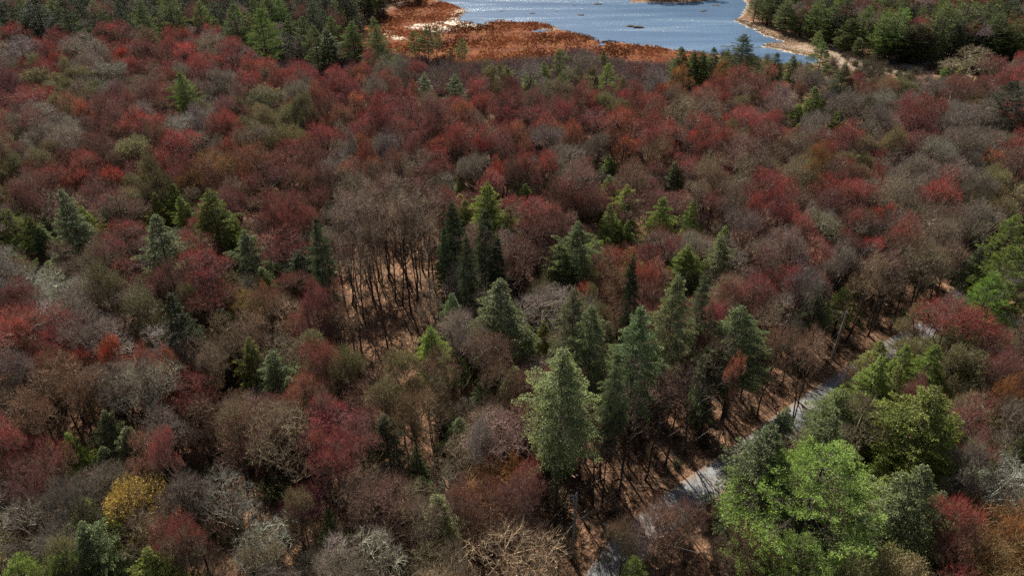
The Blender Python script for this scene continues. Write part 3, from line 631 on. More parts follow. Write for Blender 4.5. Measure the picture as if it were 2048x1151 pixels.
# ------------------------------------------------------------------ list every tree: dict(code, x, y, h, r)
TREES = []
def add_tree(code, x, y, h, rad, form=None, hand=None, tint=None):
    c = CODE[code]; TREES.append(dict(code=code, x=x, y=y, h=h, r=rad, form=form or c[1], hand=hand, tint=tint))
def by_apex(code, px, py, w, h=None, form=None, hand=None):
    f = form or CODE[code][1]; h = h or HT[f] * random.uniform(.93, 1.07)
    x, y = P(px, py, h * .985)
    slant = math.sqrt(x * x + y * y + (CAMH - h) ** 2)
    add_tree(code, x, y, h, w * slant / FPX * .5, f, hand)
for code, s in HAND.items():
    for (px, py, w) in pts(s):
        f = None; h = None
        c = CODE[code][1]
        if c == 'dome' and w < 34: h = 14
        if c in ('hem', 'pine'):
            x0, y0 = P(px, py, 18); slant = math.hypot(math.hypot(x0, y0), 51); rad = w * slant / FPX * .5
            h = float(np.clip(rad * 5.4, 7.5, 21)) if c == 'hem' else float(np.clip(rad * 4.6, 7, 22))
        if (code, int(px), int(py)) == ('J', 2030, 165): h = 20
        tall_h = {(1128, 697): 26.5, (1280, 620): 25, (1345, 540): 26, (1195, 615): 24.5, (1155, 572): 24.5, (632, 432): 23, (1278, 515): 25, (1410, 545): 22, (905, 400): 21, (965, 415): 22, (930, 470): 20, (885, 450): 18, (1000, 470): 19, (1235, 700): 24}.get((int(px), int(py)))
        if c == 'hem' and tall_h: h = tall_h; f = 'hemtall'
        if c == 'hem': w *= 1.02
        if c == 'hem' and not tall_h and y0 < 115: h = min(h + 2.5, 20)
        if c == 'hem' and rad > 4.2 and not tall_h: f = 'hemwide'; h = 17.5
        if code in 'PQ' and (int(px), int(py)) in ((1492, 67), (1430, 93), (1365, 92), (1390, 98), (1410, 100), (1456, 97), (1552, 103), (756, 52), (650, 58), (362, 140)): f = 'hemwide' if w > 40 else 'hem'; h = 20 if w >= 50 else 15; w *= 1.25
        by_apex(code, px, py, w, h, f, (code, int(px), int(py)))
BX, BY = [1480, 1510, 1560, 1650, 1720, 1800, 1900, 2048, 2300], [36, 46, 66, 90, 110, 128, 126, 134, 140]
for (px, py, w) in pts(FARPINES):
    for h in np.arange(19, 6, -1.0):
        x, y = P(px, py, h); fy = proj(x, y, 0)[1]
        if fy <= np.interp(px, BX, BY): break
    by_apex(random.choice('PPPPJQ'), px, py, w * (.55 + .45 * h / 19), h)
for k in range(60):      # the front rank of the right shore wood
    px = rng.uniform(1500, 2040); fy = np.interp(px, BX, BY) - rng.uniform(0, 14); x, y = P(px, fy, 0)
    add_tree(str(rng.choice(list('PPJJJCDG'))), x, y, rng.uniform(9, 16), rng.uniform(2.4, 3.8), None)
# big green pine beside the road, seen from above
by_apex('Q', 1650, 905, 310, 21, 'bigpine', ('Q', 1650, 905)); LAND[('Q', 1650, 905)] = 'the huge bright green pine'
by_apex('Q', 1600, 1090, 170, 15, 'bigpine', ('Q', 1600, 1090)); LAND[('Q', 1600, 1090)] = 'the lower bright green pine'
# slender trunks standing in the sunlit clearing and beside the road, by their foot
for (px, py, h) in [(723,702,22),(776,698,25),(822,623,23),(861,622,20),(805,612,21),(791,602,20),(746,602,22),(705,610,20),(733,560,19),(765,570,21),(842,575,20),(812,560,19),(778,545,20),(700,655,17),(858,560,19),(750,520,19),(790,510,18),(825,520,18),(880,540,18),(715,580,20),(728,640,19),(757,560,20),(835,600,20),(815,575,21),(735,530,20),(700,560,19),(870,580,20),(760,500,19),(845,540,20),(805,530,20),(720,510,19),(783,480,19),(850,490,19),(700,500,19),(688,610,19),(680,680,17)]:
    x, y = P(px, py, 0); add_tree(random.choice('GNND'), x, y, h, random.uniform(2.4, 3.4), 'tall')
for (px, py, h) in [(1789,637,17),(1824,620,17),(1859,606,17),(1901,571,17),(1775,630,16),(1748,648,16),(1735,655,15),(1800,600,17),(1840,590,16),(1700,640,16),(1880,560,17),(1810,570,16),(1770,580,16),(1730,600,17),(1690,600,16),(1600,700,15),(1560,715,17),(1530,740,15),(1620,660,17),(1580,660,15),(1660,640,16),(1850,560,16),(1505,775,17),(1480,800,16),(1935,560,16),(1450,830,17),(1400,870,18),(1370,905,17),(1330,930,17),(1290,960,18),(1235,990,17),(1200,960,18),(1185,1010,17),(1160,960,18),(1255,930,17),(1330,860,16),(1385,820,17),(1430,790,17)]:
    x, y = P(px, py, 0); add_tree(random.choice('GGNND') if px > 1450 else random.choice('NND'), x, y, h, random.uniform(2.2, 3.1) if px > 1450 else random.uniform(2.2, 3.2), 'tall')
n_hand = len(TREES)
for t in TREES:
    if t['form'] == 'dome' and t['code'] in 'GDCBRS' and t['y'] < 115 and random.random() < .5: t['form'] = 'vase'

# ------------------------------------------------------------------ the trees between: fill the rest of the wood, colours taken from the nearest listed crowns
hx = np.array([t['x'] for t in TREES]); hy = np.array([t['y'] for t in TREES]); hr = np.array([t['r'] for t in TREES])
bx, by_ = list(hx), list(hy); br = list(hr)
px_hand = [(proj(t['x'], t['y'], t['h'])[:2], t['code']) for t in TREES if t['form'] not in ('tall',)]
PXH = np.array([p for p, _ in px_hand]); PXC = [c for _, c in px_hand]
skx = [p[0] for p in SKY_E]; sky_ = [p[1] for p in SKY_E]
_h = [(t, *proj(t['x'], t['y'], t['h'])) for t in TREES if t['form'] != 'tall']
HX = np.array([q[1] for q in _h]); HY = np.array([q[2] for q in _h]); HD = np.array([q[3] for q in _h])
HW = np.array([q[0]['r'] * FPX / q[3] for q in _h])
HB = HW * np.array([{'hem': 2.0, 'hemtall': 2.4, 'hemwide': 1.8, 'pine': 1.8}.get(q[0]['form'], .75) for q in _h]) * np.where((HD > 230) & np.array([q[0]['form'] not in ('hem', 'pine', 'hemwide') for q in _h]), .4, 1)
cell = {}
def near_ok(x, y, r):
    ci, cj = int(x // 8), int(y // 8)
    for i in range(ci - 2, ci + 3):
        for j in range(cj - 2, cj + 3):
            for (a, b, c) in cell.get((i, j), ()):
                if math.hypot(a - x, b - y) < (r + c) * .56: return False
    return True
def remember(x, y, r): cell.setdefault((int(x // 8), int(y // 8)), []).append((x, y, r))
for t in TREES: remember(t['x'], t['y'], t['r'] if t['form'] != 'tall' else t['r'] * .8)
Ndart = 120000
dy = rng.uniform(18, 470, Ndart); half = 30 + dy * .84
dx = rng.uniform(-1, 1, Ndart) * half
lk = lake_sd(dx, dy); im = inside(gm, dx, dy); isp = inside(gsp, dx, dy) | (segdist(gsp, dx, dy) < 2); ic = inside(gc, dx, dy) | inside(gc2, dx, dy)
rd = segdist(rc, dx, dy, False)
# which side of the road: keep the west verge clear
kk_ = np.argmin((dx[:, None] - rc[None, ::6, 0]) ** 2 + (dy[:, None] - rc[None, ::6, 1]) ** 2, axis=1) * 6
side_ = (dx - rc[kk_, 0]) * NN[kk_, 0] + (dy - rc[kk_, 1]) * NN[kk_, 1]
FILL = []
for i in range(Ndart):
    x, y = dx[i], dy[i]
    if lk[i] < 5 or isp[i] or ic[i]: continue
    if rd[i] < 4.6 or (side_[i] > 0 and rd[i] < (8.5 if y > 84 else 5.6) and y < 130): continue
    px, py, _ = proj(x, y, 17)
    edge = np.interp(px, skx, sky_)
    d2 = (PXH[:, 0] - px) ** 2 + (PXH[:, 1] - py) ** 2 * 2.2
    near = np.argsort(d2)[:4]; c = PXC[near[min(int(rng.exponential(.9)), 3)]]
    if side_[i] < 0 and y < 150 and rng.random() < .4: c = str(rng.choice(list('KKHLL')))
    elif c in 'HFKPQJY' and rng.random() < .78: c = str(rng.choice(list('GNDNDG')))
    if c in 'RVSO' and rng.random() < .45: c = 'D' if rng.random() < .6 else 'C'
    if c in 'W' and rng.random() < .6: c = 'G'
    h = None
    if im[i]: continue
    if py < edge - 2:
        if px > 1480 and proj(x, y, 0)[1] > np.interp(px, BX, BY): continue
        if px > 1480 and py < 100: c = str(rng.choice(list('PPJJQCDG'))); h = rng.uniform(13, 18)
        elif px < 760 and py < 30: c = str(rng.choice(list('JJPJDG'))); h = rng.uniform(12, 19)
        elif y > 352: c = str(rng.choice(list('DNJPDC'))); h = rng.uniform(9, 14)
        else: continue
    form = CODE[c][1]
    if form == 'dome' and rng.random() < .35: form = 'vase'
    if h is None:
        h = rng.uniform(12, 19) if form in ('dome', 'vase', 'leafy', 'limby') else rng.uniform(9, 15)
        # lower growth where it would hide the clearings
    rad = {'dome': rng.uniform(2.4, 5.2), 'limby': rng.uniform(2.8, 4.6), 'vase': rng.uniform(2.6, 5.2), 'leafy': rng.uniform(2.4, 3.8), 'hem': h * .2, 'pine': h * .22}[form]
    # do not hide a listed crown that stands behind: grow lower, or not at all
    okh = None
    for f_ in (1, .85, .7, .55, .42):
        hh = h * f_; rr = rad * (.35 + .65 * f_)
        ax, ay, dep = proj(x, y, hh); wr = rr * FPX / dep
        hit = (HD > dep + 1) & (np.abs(HX - ax) < HW * .9 + wr * .75) & (ay < HY + HB) & (ay > HY - HW * 3)
        if not hit.any(): okh = hh; break
    if okh is None: continue
    if okh < h: h = okh; rad = rr
    if h < 9 and c in 'RVSOC': c = 'D' if rng.random() < .5 else 'N'
    if h < 5: continue
    # do not stand in front of the two openings
    ax, ay, _ = proj(x, y, h); fx, fy, _ = proj(x, y, 0)
    wr_ = rad * FPX / _
    if 455 < ax < 615 and 825 < ay < 935: continue
    if 1640 < ax < 1920 and side_[i] > 0 and ay > 505 and fy > 560: continue
    if 705 < ax + wr_ and ax - wr_ < 865 and ay < 738 and fy > 640: continue
    if 1150 < ax + wr_ and ax - wr_ < 1250 and 960 < ay < 1110: continue
    if 690 < ax < 880 and 470 < ay < 700: continue
    if 375 < ax < 470 and ay < 1150 and fy > 1000: continue
    if 1300 < ax < 1500 and fy > 1040: continue
    if side_[i] < 0 and y < 130:      # near side of the road: keep its surface open where the photo does
        if 1200 < ax < 1290 and ay < 1130: continue
        if 1600 < ax < 1690 and ay < 850: continue
    if not near_ok(x, y, rad): continue
    remember(x, y, rad)
    TREES.append(dict(code=c, x=x, y=y, h=h, r=rad, form=form, hand=None, tint=None))
print('TREES', n_hand, len(TREES))

# ------------------------------------------------------------------ kinds, individuals against the mass
for t in TREES:
    q = proj(t['x'], t['y'], t['h'] * .75); t['px'], t['py'], t['d'] = q
    w = FPX * t['r'] / q[2]
    t['inview'] = -w * .7 < q[0] < 2048 + w * .7 and q[1] - w * .6 > -14 + (0 if t['d'] < 330 else 8) and proj(t['x'], t['y'], t['h'])[1] < 1160
    t['size'] = w * (1.6 if t['hand'] else 1.0)
    t['kind'] = CODE[t['code']][0]
by_kind = {}
for t in TREES: by_kind.setdefault(t['kind'], []).append(t)
IND, MASS = [], {}
for k, l in by_kind.items():
    l.sort(key=lambda t: (not t['inview'], -t['size']))
    for n, t in enumerate(l):
        if t['inview'] and n < 295: IND.append(t)
        else: MASS.setdefault(k, []).append(t)
    print(k, len(l), 'in view', sum(t['inview'] for t in l))

def jit(c, s=.16):
    f = 1 + rng.normal(0, s); g = rng.normal(0, s * .35, 3)
    return [float(max(.004, v * max(.5, f) * (1 + e))) for v, e in zip(c, g)]
WORDS_SIZE = lambda t: 'small ' if t['r'] < 2.9 else ('broad ' if t['r'] > 5.0 else '')
# labels: look, then the count from the closest landmark and the side it stands on
LM = [(t['px'], t['py'], LAND[t['hand']], t['x'], t['y']) for t in IND if t['hand'] in LAND]
LM += [(1700, 20, 'the wooded point', 0, 0), (1850, 110, 'the thicket behind the spits', 0, 0), (200, 10, 'the dark far corner wood', 0, 0), (1980, 20, 'the far pine slope', 0, 0), (1580, 90, 'the second spit', 0, 0)]
LM += [(1150, 1040, 'the big utility pole', 0, 0), (780, 650, 'the sunlit clearing', 0, 0), (1675, 680, 'the slender utility pole', 0, 0)]
used = set(LAND.values())
ORD = ['', 'second ', 'third ', 'fourth ', 'fifth ', 'sixth ', 'seventh ', 'eighth ', 'ninth ', 'tenth ', 'eleventh ', 'twelfth ', 'thirteenth ', 'fourteenth ', 'fifteenth ', 'sixteenth ', 'seventeenth ', 'eighteenth ', 'nineteenth '] + ['twenty-%s ' % w for w in ('first', 'second', 'third', 'fourth', 'fifth', 'sixth', 'seventh', 'eighth', 'ninth')] + ['thirty-%s ' % w for w in ('first', 'second', 'third', 'fourth', 'fifth', 'sixth', 'seventh', 'eighth', 'ninth')] + ['forty-%s ' % w for w in ('first', 'second', 'third', 'fourth', 'fifth', 'sixth')]
buckets = {}
for t in IND:
    if t['hand'] in LAND:
        ph = LAND[t['hand']]; c = CODE[t['code']]
        t['label'] = ph.replace('the ', '', 1)
        t['label'] = {4: t['label']}.get(len(t['label'].split()), t['label'])
        if len(t['label'].split()) < 5: t['label'] += ', ' + ('among the far woods by the lake' if t['py'] < 140 else 'in the middle of the wood' if t['py'] < 600 else 'in the near part of the wood')
        continue
    look = CODE[t['code']][4]
    if t['form'] == 'tall': look = 'slender straight-trunked ' + ('maroon tree' if t['code'] == 'D' else 'bare tree')
    t['look'] = look
    best = min(LM, key=lambda m: (m[0] - t['px']) ** 2 + ((m[1] - t['py']) * 1.4) ** 2)
    ddx, ddy = t['px'] - best[0], (t['py'] - best[1]) * 1.4
    if abs(ddy) >= abs(ddx): dr = 'lake side' if ddy < 0 else 'near side'
    else:
        roadside = (t['px'] > np.interp(t['py'], [560, 1151], [1990, 1180])) and t['py'] > 560
        dr = ('road side' if ddx > 0 else 'woodland side') if not roadside else ('woodland side' if ddx > 0 else 'road side')
    buckets.setdefault((look, best[2], dr), []).append((ddx * ddx + ddy * ddy, id(t), t))
for (look, lm, dr), l in buckets.items():
    l.sort()
    for n, (_, _, t) in enumerate(l):
        t['label'] = ('%s%s from %s, %s' % (ORD[min(n, len(ORD) - 1)], look, lm, dr)) if n else '%s by %s, %s' % (look, lm, dr)
GROUPS = {'red_maple': 'red budding maples across the wood', 'bare_tree': 'grey leafless trees across the wood', 'bare_oak': 'brown bare oaks across the wood', 'budding_tree': 'olive budding trees', 'hemlock': 'hemlocks scattered through the wood', 'white_pine': 'white pines around the lake and road', 'amber_tree': None}
CATS = {'red_maple': 'maple tree', 'bare_tree': 'bare tree', 'bare_oak': 'oak tree', 'budding_tree': 'tree', 'hemlock': 'hemlock tree', 'white_pine': 'pine tree', 'amber_tree': 'tree'}
def set_look(o, t):
    c = CODE[t['code']]; o['tint'] = jit(c[2]); o['bark'] = jit(c[3] or (.1, .07, .05), .2)
IND.sort(key=lambda t: t['d'])
for t in IND:
    B = BASE[t['form']]; an = rng.normal(0, .09); s = (t['r'] / B[1] * (1 + an), t['r'] / B[1] * (1 - an), t['h'] / B[0]); rz = rng.uniform(0, 6.283)
    if t['form'] == 'bigpine': rz = 1.0
    z = 0.0
    if t['d'] < 190 or (t['hand'] and t['code'] in 'PQJKF' and t['d'] < 330):
        o = bpy.data.objects.new(t['kind'], None); COL.objects.link(o); o.empty_display_size = .5
        v = NEAR[t['form']]; v = v[int(rng.integers(len(v)))]
        put('trunk', v[0], o)
        c = put('crown', v[1], o); set_look(c, t)
    else:
        v = FAR[{'bigpine': 'pine', 'hemtall': 'hem', 'hemwide': 'hem'}.get(t['form'], t['form'])]; o = put(t['kind'], v[int(rng.integers(len(v)))]); set_look(o, t)
    o.location = (t['x'], t['y'], z); o.scale = s; tl = .035 if t['kind'] not in ('hemlock', 'white_pine') else .02; o.rotation_euler = (rng.normal(0, tl), rng.normal(0, tl), rz)
    tag(o, t['label'], CATS[t['kind']], GROUPS[t['kind']])

# the rest of the wood: one object per kind, standing copies of the same trees
def scatter(name, items, forms):
    """items: list of (x, y, z, sx, sz, rot, formindex, tint, bark)"""
    col = bpy.data.collections.new(name + '_sources')
    for k, m in enumerate(forms):
        o = bpy.data.objects.new('%s_source_%02d' % (name, k), m); col.objects.link(o)
    me = bpy.data.meshes.new(name); me.from_pydata([i[:3] for i in items], [], [])
    def at(nm, ty, vals, f='value'):
        a = me.attributes.new(nm, ty, 'POINT'); a.data.foreach_set(f, np.asarray(vals, np.float32 if ty != 'INT' else np.int32).ravel())
    at('sc', 'FLOAT_VECTOR', [(i[3], i[3], i[4]) for i in items], 'vector'); at('ro', 'FLOAT_VECTOR', [(0, 0, i[5]) for i in items], 'vector')
    at('pick', 'INT', [i[6] for i in items]); at('tint_src', 'FLOAT_VECTOR', [i[7] for i in items], 'vector'); at('bark_src', 'FLOAT_VECTOR', [i[8] for i in items], 'vector')
    ng = bpy.data.node_groups.new(name, 'GeometryNodeTree')
    ng.interface.new_socket('Geometry', in_out='INPUT', socket_type='NodeSocketGeometry'); ng.interface.new_socket('Geometry', in_out='OUTPUT', socket_type='NodeSocketGeometry')
    gi = ng.nodes.new('NodeGroupInput'); go = ng.nodes.new('NodeGroupOutput')
    ci = ng.nodes.new('GeometryNodeCollectionInfo'); ci.inputs['Collection'].default_value = col; ci.inputs['Separate Children'].default_value = True; ci.inputs['Reset Children'].default_value = True
    ip = ng.nodes.new('GeometryNodeInstanceOnPoints'); ip.inputs['Pick Instance'].default_value = True
    def na(nm, ty):
        n = ng.nodes.new('GeometryNodeInputNamedAttribute'); n.data_type = ty; n.inputs['Name'].default_value = nm
        return next(s for s in n.outputs if s.enabled and s.name == 'Attribute')
    ng.links.new(gi.outputs[0], ip.inputs['Points']); ng.links.new(ci.outputs[0], ip.inputs['Instance'])
    ng.links.new(na('pick', 'INT'), ip.inputs['Instance Index'])
    er = ng.nodes.new('FunctionNodeEulerToRotation'); ng.links.new(na('ro', 'FLOAT_VECTOR'), er.inputs[0]); ng.links.new(er.outputs[0], ip.inputs['Rotation'])
    ng.links.new(na('sc', 'FLOAT_VECTOR'), ip.inputs['Scale'])
    last = ip.outputs[0]
    for nm in ('tint', 'bark'):
        st = ng.nodes.new('GeometryNodeStoreNamedAttribute'); st.data_type = 'FLOAT_VECTOR'; st.domain = 'INSTANCE'; st.inputs['Name'].default_value = nm
        ng.links.new(last, st.inputs['Geometry']); ng.links.new(na(nm + '_src', 'FLOAT_VECTOR'), next(s for s in st.inputs if s.enabled and s.name == 'Value')); last = st.outputs[0]
    ng.links.new(last, go.inputs[0])
    o = put(name, me); md = o.modifiers.new('stand', 'NODES'); md.node_group = ng
    tag(o, kind='stuff')
    return o
for k, l in MASS.items():
    forms = []; fi = {}
    items = []
    for t in l:
        f = {'bigpine': 'pine', 'hemtall': 'hem', 'hemwide': 'hem'}.get(t['form'], t['form'])
        if f not in fi: fi[f] = (len(forms), len(FAR[f])); forms += FAR[f]
        B = BASE[f]; c = CODE[t['code']]
        items.append((t['x'], t['y'], 0, t['r'] / B[1], t['h'] / B[0], rng.uniform(0, 6.28), fi[f][0] + int(rng.integers(fi[f][1])), jit(c[2]), jit(c[3] or (.1, .07, .05), .2)))
    tag(scatter({'red_maple': 'far_maple_woods', 'bare_tree': 'far_bare_woods', 'bare_oak': 'far_oak_woods', 'budding_tree': 'far_budding_woods', 'hemlock': 'far_hemlock_woods', 'white_pine': 'far_pine_woods', 'amber_tree': 'far_amber_woods'}[k], items, forms),
        {'red_maple': 'the dense rest of the red maple wood seen as one mass', 'bare_tree': 'the dense rest of the grey leafless wood seen as one mass', 'bare_oak': 'the dense rest of the brown oak wood seen as one mass'}.get(k, 'the rest of the %s growing through the far wood' % k.replace('_', ' ')), 'wood')

# ------------------------------------------------------------------ brush under the trees
def brush(seed, H=2.2, leaf=0):
    r = np.random.default_rng(seed); m = MB(); n = 70
    d = r.normal(size=(n, 3)); d[:, 2] = np.abs(d[:, 2]) + .8; d /= np.linalg.norm(d, axis=1, keepdims=True)
    e = d * r.uniform(.5, 1, (n, 1)) * H; P0 = r.normal(0, .15, (n, 3)) * [1, 1, 0]
    C = bez(P0, P0 + e * .5 + r.normal(0, .1, (n, 3)), P0 + e, 4); m.ribbons(C, np.linspace(.03, .015, 4)[None], tip=.2, var=r.random(n))
    k = 700; i = r.integers(0, n, k); s = r.integers(1, 4, k); dd = d[i] + r.normal(0, .6, (k, 3)); m.slivers(C[i, s], dd * .35, .018, .3, 1.0, var=r.random(k))
    if leaf: m.leaves(C[i, s] + dd * .3, r.uniform(.08, .18, k), var=r.random(k))
    return m.mesh('brush', [M_TWIG])
BR = [brush(1), brush(2), brush(3, 1.8, 1), brush(4, 1.5, 1)]
items = []
bxp = rng.uniform(-1, 1, 9000); byp = rng.uniform(0, 1, 9000) ** .8 * 225 + 35; bxp = bxp * (25 + byp * .78)
ok = (segdist(rc, bxp, byp, False) > 3.8) & (lake_sd(bxp, byp) > 2) & ~inside(gm, bxp, byp) & (~inside(gc, bxp, byp) | (rng.random(9000) < .05))
for x, y in zip(bxp[ok], byp[ok]):
    g = rng.random(); s = rng.uniform(.35, 1.0)
    if rng.random() < .5 and segdist(rc, np.array([x]), np.array([y]), False)[0] > 9 and not inside(gc, np.array([x]), np.array([y]))[0]: s *= 2.1
    items.append((x, y, 0, s, s, rng.uniform(0, 6.28), 2 + int(rng.integers(2)) if g < .28 else int(rng.integers(2)), jit((.07, .085, .03) if g < .28 else (.11, .07, .05), .25), jit((.11, .085, .065))))
tag(scatter('undergrowth', items, BR), 'low tangled undergrowth on the leafy forest floor', 'undergrowth')

# marsh shrubs at the edge of the wood: purple-grey thicket
items = []
ex = rng.uniform(560, 1480, 2600); ey = np.interp(ex, skx, sky_) + rng.uniform(2, 64, 2600)
for a_, b_ in zip(ex, ey):
    x, y = P(a_, b_, 3)
    if lake_sd(np.array([x]), np.array([y]))[0] < 3: continue
    s = rng.uniform(1.0, 2.1)
    items.append((x, y, 0, s * 1.2, s, rng.uniform(0, 6.28), int(rng.integers(2)) if rng.random() < .85 else 2, jit((.17, .09, .095) if rng.random() < .8 else (.17, .16, .04), .2), jit((.14, .11, .11))))
tag(scatter('marsh_thicket', items, BR), 'dense purple-grey thicket along the edge of the marsh', 'thicket')

# sedge on the marsh and pale shore tufts coloured to imitate sun glare
def tussocks(name, n, poly, tintf, hgt, w, cond, label):
    m = MB(); lo = poly.min(0); hi = poly.max(0)
    x = rng.uniform(lo[0] - 2, hi[0] + 2, n); y = rng.uniform(lo[1] - 2, hi[1] + 2, n); s = lake_sd(x, y)
    k = cond(x, y, s); x, y, s = x[k], y[k], s[k]; q = len(x)
    for rep in range(5):
        d = rng.normal(0, .35, (q, 3)); d[:, 2] = 1; d *= (hgt * rng.uniform(.5, 1.1, (q, 1)))
        p = np.stack([x + rng.normal(0, .2, q), y + rng.normal(0, .2, q), np.where(s < 0, -.35, -.02)], 1)
        m.slivers(p, d, w, .3, 1, var=np.clip(.5 + .45 * wob(x, y, .35, 6) + rng.normal(0, .2, q), 0, 1))
    o = put(name, m.mesh(name, [M_TWIG])); o['tint'] = tintf; o['bark'] = [v * .7 for v in tintf]
    return tag(o, label, 'marsh plants', None, 'stuff')
tussocks('marsh_sedge', 42000, gm, [.24, .088, .036], .75, .22, lambda x, y, s: inside(gm, x, y) & (s > .4) & (wob(x, y, .8, 4) + rng.normal(0, .5, len(x)) > -.2), 'rust-red sedge covering the marsh beside the lake')
tussocks('shore_glare_tufts', 90000, np.array([[-70, 200], [150, 375]]), [.58, .47, .34], .5, .14, lambda x, y, s: (s > -.5) & (s < .9) & ((wob(x, y, .5, 5) > -.3)) & (segdist(gm, x, y) < 14), 'pale tufts imitating sun glare along the lake shore')  # light tufts stand in for glare on water between the sedges
tussocks('spit_grass', 26000, gsp, [.46, .31, .19], .45, .12, lambda x, y, s: inside(gsp, x, y) & (s > .2), 'straw-coloured grass on the two spits of land')

# ------------------------------------------------------------------ stumps and rocks in the lake, logs
M_ROCK = simple('wet_grey_rock', (.055, .048, .042), .85, 2.0)
M_LOG = simple('weathered_log', (.16, .12, .09), .85, 3.0)
rk = [(1158,30,1.1,'grey rock hummock in the open lake, third from the marsh point'),(1063,27,.9,'small rock closest to the big left marsh lobe in the lake'),(1268,53,1.8,'widest rock hummock in the middle of the lake'),(1408,22,1.2,'dark rock closest to the wooded lake shore'),(1149,11,.7,'small dark rock toward the far side of the lake'),(1196,8,1.3,'flat rock toward the far side of the lake'),(1112,23,.6,'tiny rock between two larger ones in the lake'),(1430,11,1.3,'low dark rock off the pine-covered point'),(1185,75,.6,'dark stump at the marsh edge of the lake'),(1003,22,.6,'tiny stump in the glittering part of the lake')]
rk[1] = (1063, 27, .9, 'small rock in the lake off the marsh lobe')
for (px, py, s, lab) in rk:
    x, y = P(px, py, -.2); r_ = np.random.default_rng(int(px)); m = MB()
    for q in range(3):
        th, ph = np.meshgrid(np.linspace(0, 2 * math.pi, 11)[:-1], np.linspace(0, math.pi / 2, 5)); rr = s * r_.uniform(.6, 1.0) * (1 + r_.normal(0, .12, th.shape))
        c = r_.normal(0, s * .7, 2)
        vv = np.stack([c[0] + 1.5 * rr * np.cos(th) * np.cos(ph), c[1] + rr * np.sin(th) * np.cos(ph), rr * .42 * np.sin(ph) - .08], -1)
        i = np.arange(4)[:, None]; j = np.arange(10)[None]; b0 = i * 10; m.add(vv, quads=np.stack(np.broadcast_arrays(b0 + j, b0 + (j + 1) % 10, b0 + 10 + (j + 1) % 10, b0 + 10 + j), -1))
    tag(put('lake_rock', m.mesh('lake_rock', [M_ROCK]), None, (x, y, -.3)), lab, 'rock', 'rocks showing above the lake')
def log(name, a, b, r0, label, z=.2, knots=6):
    a = np.array([*a, z]); b = np.array([*b, z]); t = np.linspace(0, 1, 9)[:, None]; C = a + (b - a) * t + rng.normal(0, .08, (9, 3))
    m = MB(); m.tubes(C[None], np.linspace(r0, r0 * .45, 9)[None], 8)
    for k in range(knots):
        i = rng.integers(2, 8); d = rng.normal(0, .7, 3); d[2] = abs(d[2]) + .2; m.tubes(np.stack([C[i], C[i] + d * .6, C[i] + d * 1.3 + rng.normal(0, .2, 3)])[None], np.array([[.06, .04, .015]]), 5)
    tag(put(name, m.mesh(name, [M_LOG])), label, 'log')
log('fallen_log', P(847, 590), P(898, 612), .22, 'dark fallen log lying at the edge of the sunlit clearing', .3)
log('drift_log', P(1204, 84), P(1226, 81), .35, 'grey driftwood log lying across the mouth of the marsh channel', 0)
log('fallen_log', P(436, 1062), P(424, 1075), .1, 'short thin fallen branch on the orange leaf litter', .15, 3)

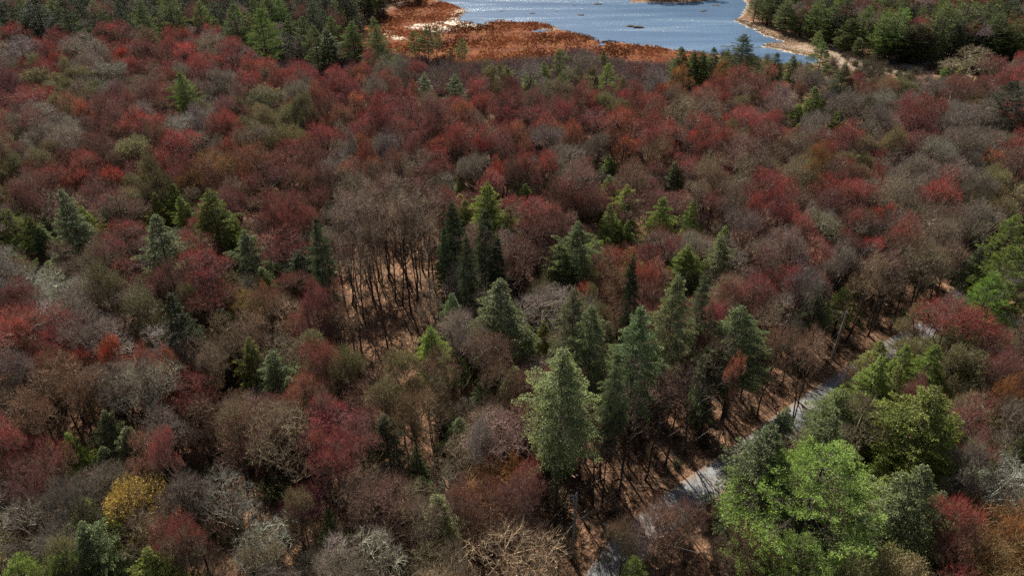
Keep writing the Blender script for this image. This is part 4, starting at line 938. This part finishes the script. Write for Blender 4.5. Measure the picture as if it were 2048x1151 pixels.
# ------------------------------------------------------------------ utility poles and their wires
M_POLE = simple('weathered_pole_wood', (.40, .37, .35), .85, 4.0); M_STEEL = simple('galvanised_steel', (.5, .5, .52), .4, None, .8); M_CERA = simple('white_porcelain', (.75, .75, .74), .3); M_WIRE = simple('grey_cable', (.40, .40, .41), .5)
def pole(px, py, h, lean, label, kit):
    x, y = P(px, py, 0); o = bpy.data.objects.new('utility_pole', None); COL.objects.link(o); o.location = (x, y, 0)
    tag(o, label, 'utility pole', 'utility poles along the road')
    m = MB(); t = np.linspace(0, 1, 8)[:, None]; C = np.array([[0, 0, 0]]) + t * np.array([[lean[0], lean[1], h]]); m.tubes(C[None], np.linspace(.19, .13, 8)[None], 12)
    top = C[-1]; m.add(np.array([top + [0, 0, .0]] + [top + [.115 * math.cos(a), .115 * math.sin(a), .0] for a in np.linspace(0, 6.283, 13)[:-1]]), tris=[[0, 1 + i, 1 + (i + 1) % 12] for i in range(12)])
    put('shaft', m.mesh('pole_shaft', [M_POLE]), o)
    m = MB(); m.tubes(np.array([[top + [0, 0, -.05], top + [0, 0, .18], top + [0, 0, .3]]]), np.array([[.05, .085, .03]]), 8); put('insulator', m.mesh('pin_insulator', [M_CERA]), o)
    if kit:
        m = MB(); m.tubes(np.array([[top + [0, 0, -.35], top + [-.45, -.1, -.2], top + [-.75, -.15, -.22]]]), .035, 6); put('bracket', m.mesh('bracket_arm', [M_STEEL]), o)
        m = MB(); m.tubes(np.array([[top + [-.78, -.15, -.5], top + [-.78, -.15, -.25], top + [-.78, -.15, .02]]]), np.array([[.06, .075, .03]]), 8); put('fuse_cutout', m.mesh('fuse_cutout', [M_CERA]), o)
        c = C[5]; m = MB(); m.tubes(np.array([[c + [-.22, -.18, -.12], c + [-.1, -.2, .0], c + [.1, -.16, .1]]]), .06, 8); put('cable_clamp', m.mesh('cable_clamp', [M_STEEL]), o)
        m = MB(); m.tubes(np.array([[top + [-.3, -.1, -1.3], top + [-.3, -.1, -1.2], top + [-.3, -.1, -.7], top + [-.3, -.1, -.62]]]), np.array([[.05, .16, .16, .07]]), 12); put('transformer', m.mesh('small_transformer', [M_STEEL]), o)
    return np.array([x, y, 0]) + C[-1], np.array([x, y, 0]) + C[4]
t1, c1 = pole(1143, 1117, 10.4, (.10, .15), 'grey wooden utility pole with bracket near the bottom of the road', True)
t2, c2 = pole(1664, 716, 8.6, (.15, 0), 'thin grey utility pole leaning among roadside trees', False)
def wire(name, a, b, sag, r, label, cat='cable'):
    t = np.linspace(0, 1, 40)[:, None]; C = a + (b - a) * t; C[:, 2] -= (sag * 4 * t * (1 - t))[:, 0]
    m = MB(); m.tubes(C[None], r, 6); tag(put(name, m.mesh(name, [M_WIRE])), label, cat)
# the next pole of the line stands behind the camera's view
x0, y0 = P(1058, 1151, 6.2); d = np.array([x0, y0]) - c1[:2]; d /= np.linalg.norm(d); p0 = np.array([*(c1[:2] + d * 34), 0])
pz = MB(); 
wire('communication_cable', c1, p0 + [0, 0, 6.6], .5, .028, 'thick pale cable running from the big pole toward the bottom edge')
wire('communication_cable', c1, c2 + [0, 0, .3], .9, .010, 'thick cable running from the big pole up along the road')
wire('power_line', t1, p0 + [-3.5, 1, 9.6], .5, .008, 'thin power line from the big pole top toward the bottom edge', 'wire')
wire('power_line', t1, t2, 1.0, .006, 'thin power line strung between the two utility poles', 'wire')
xg, yg = P(1420, 1090, 7); wire('service_wire', c1 + [0, 0, 1.6], np.array([xg, yg, 5.5]), .4, .009, 'thin service wire crossing the road from the big pole', 'wire')
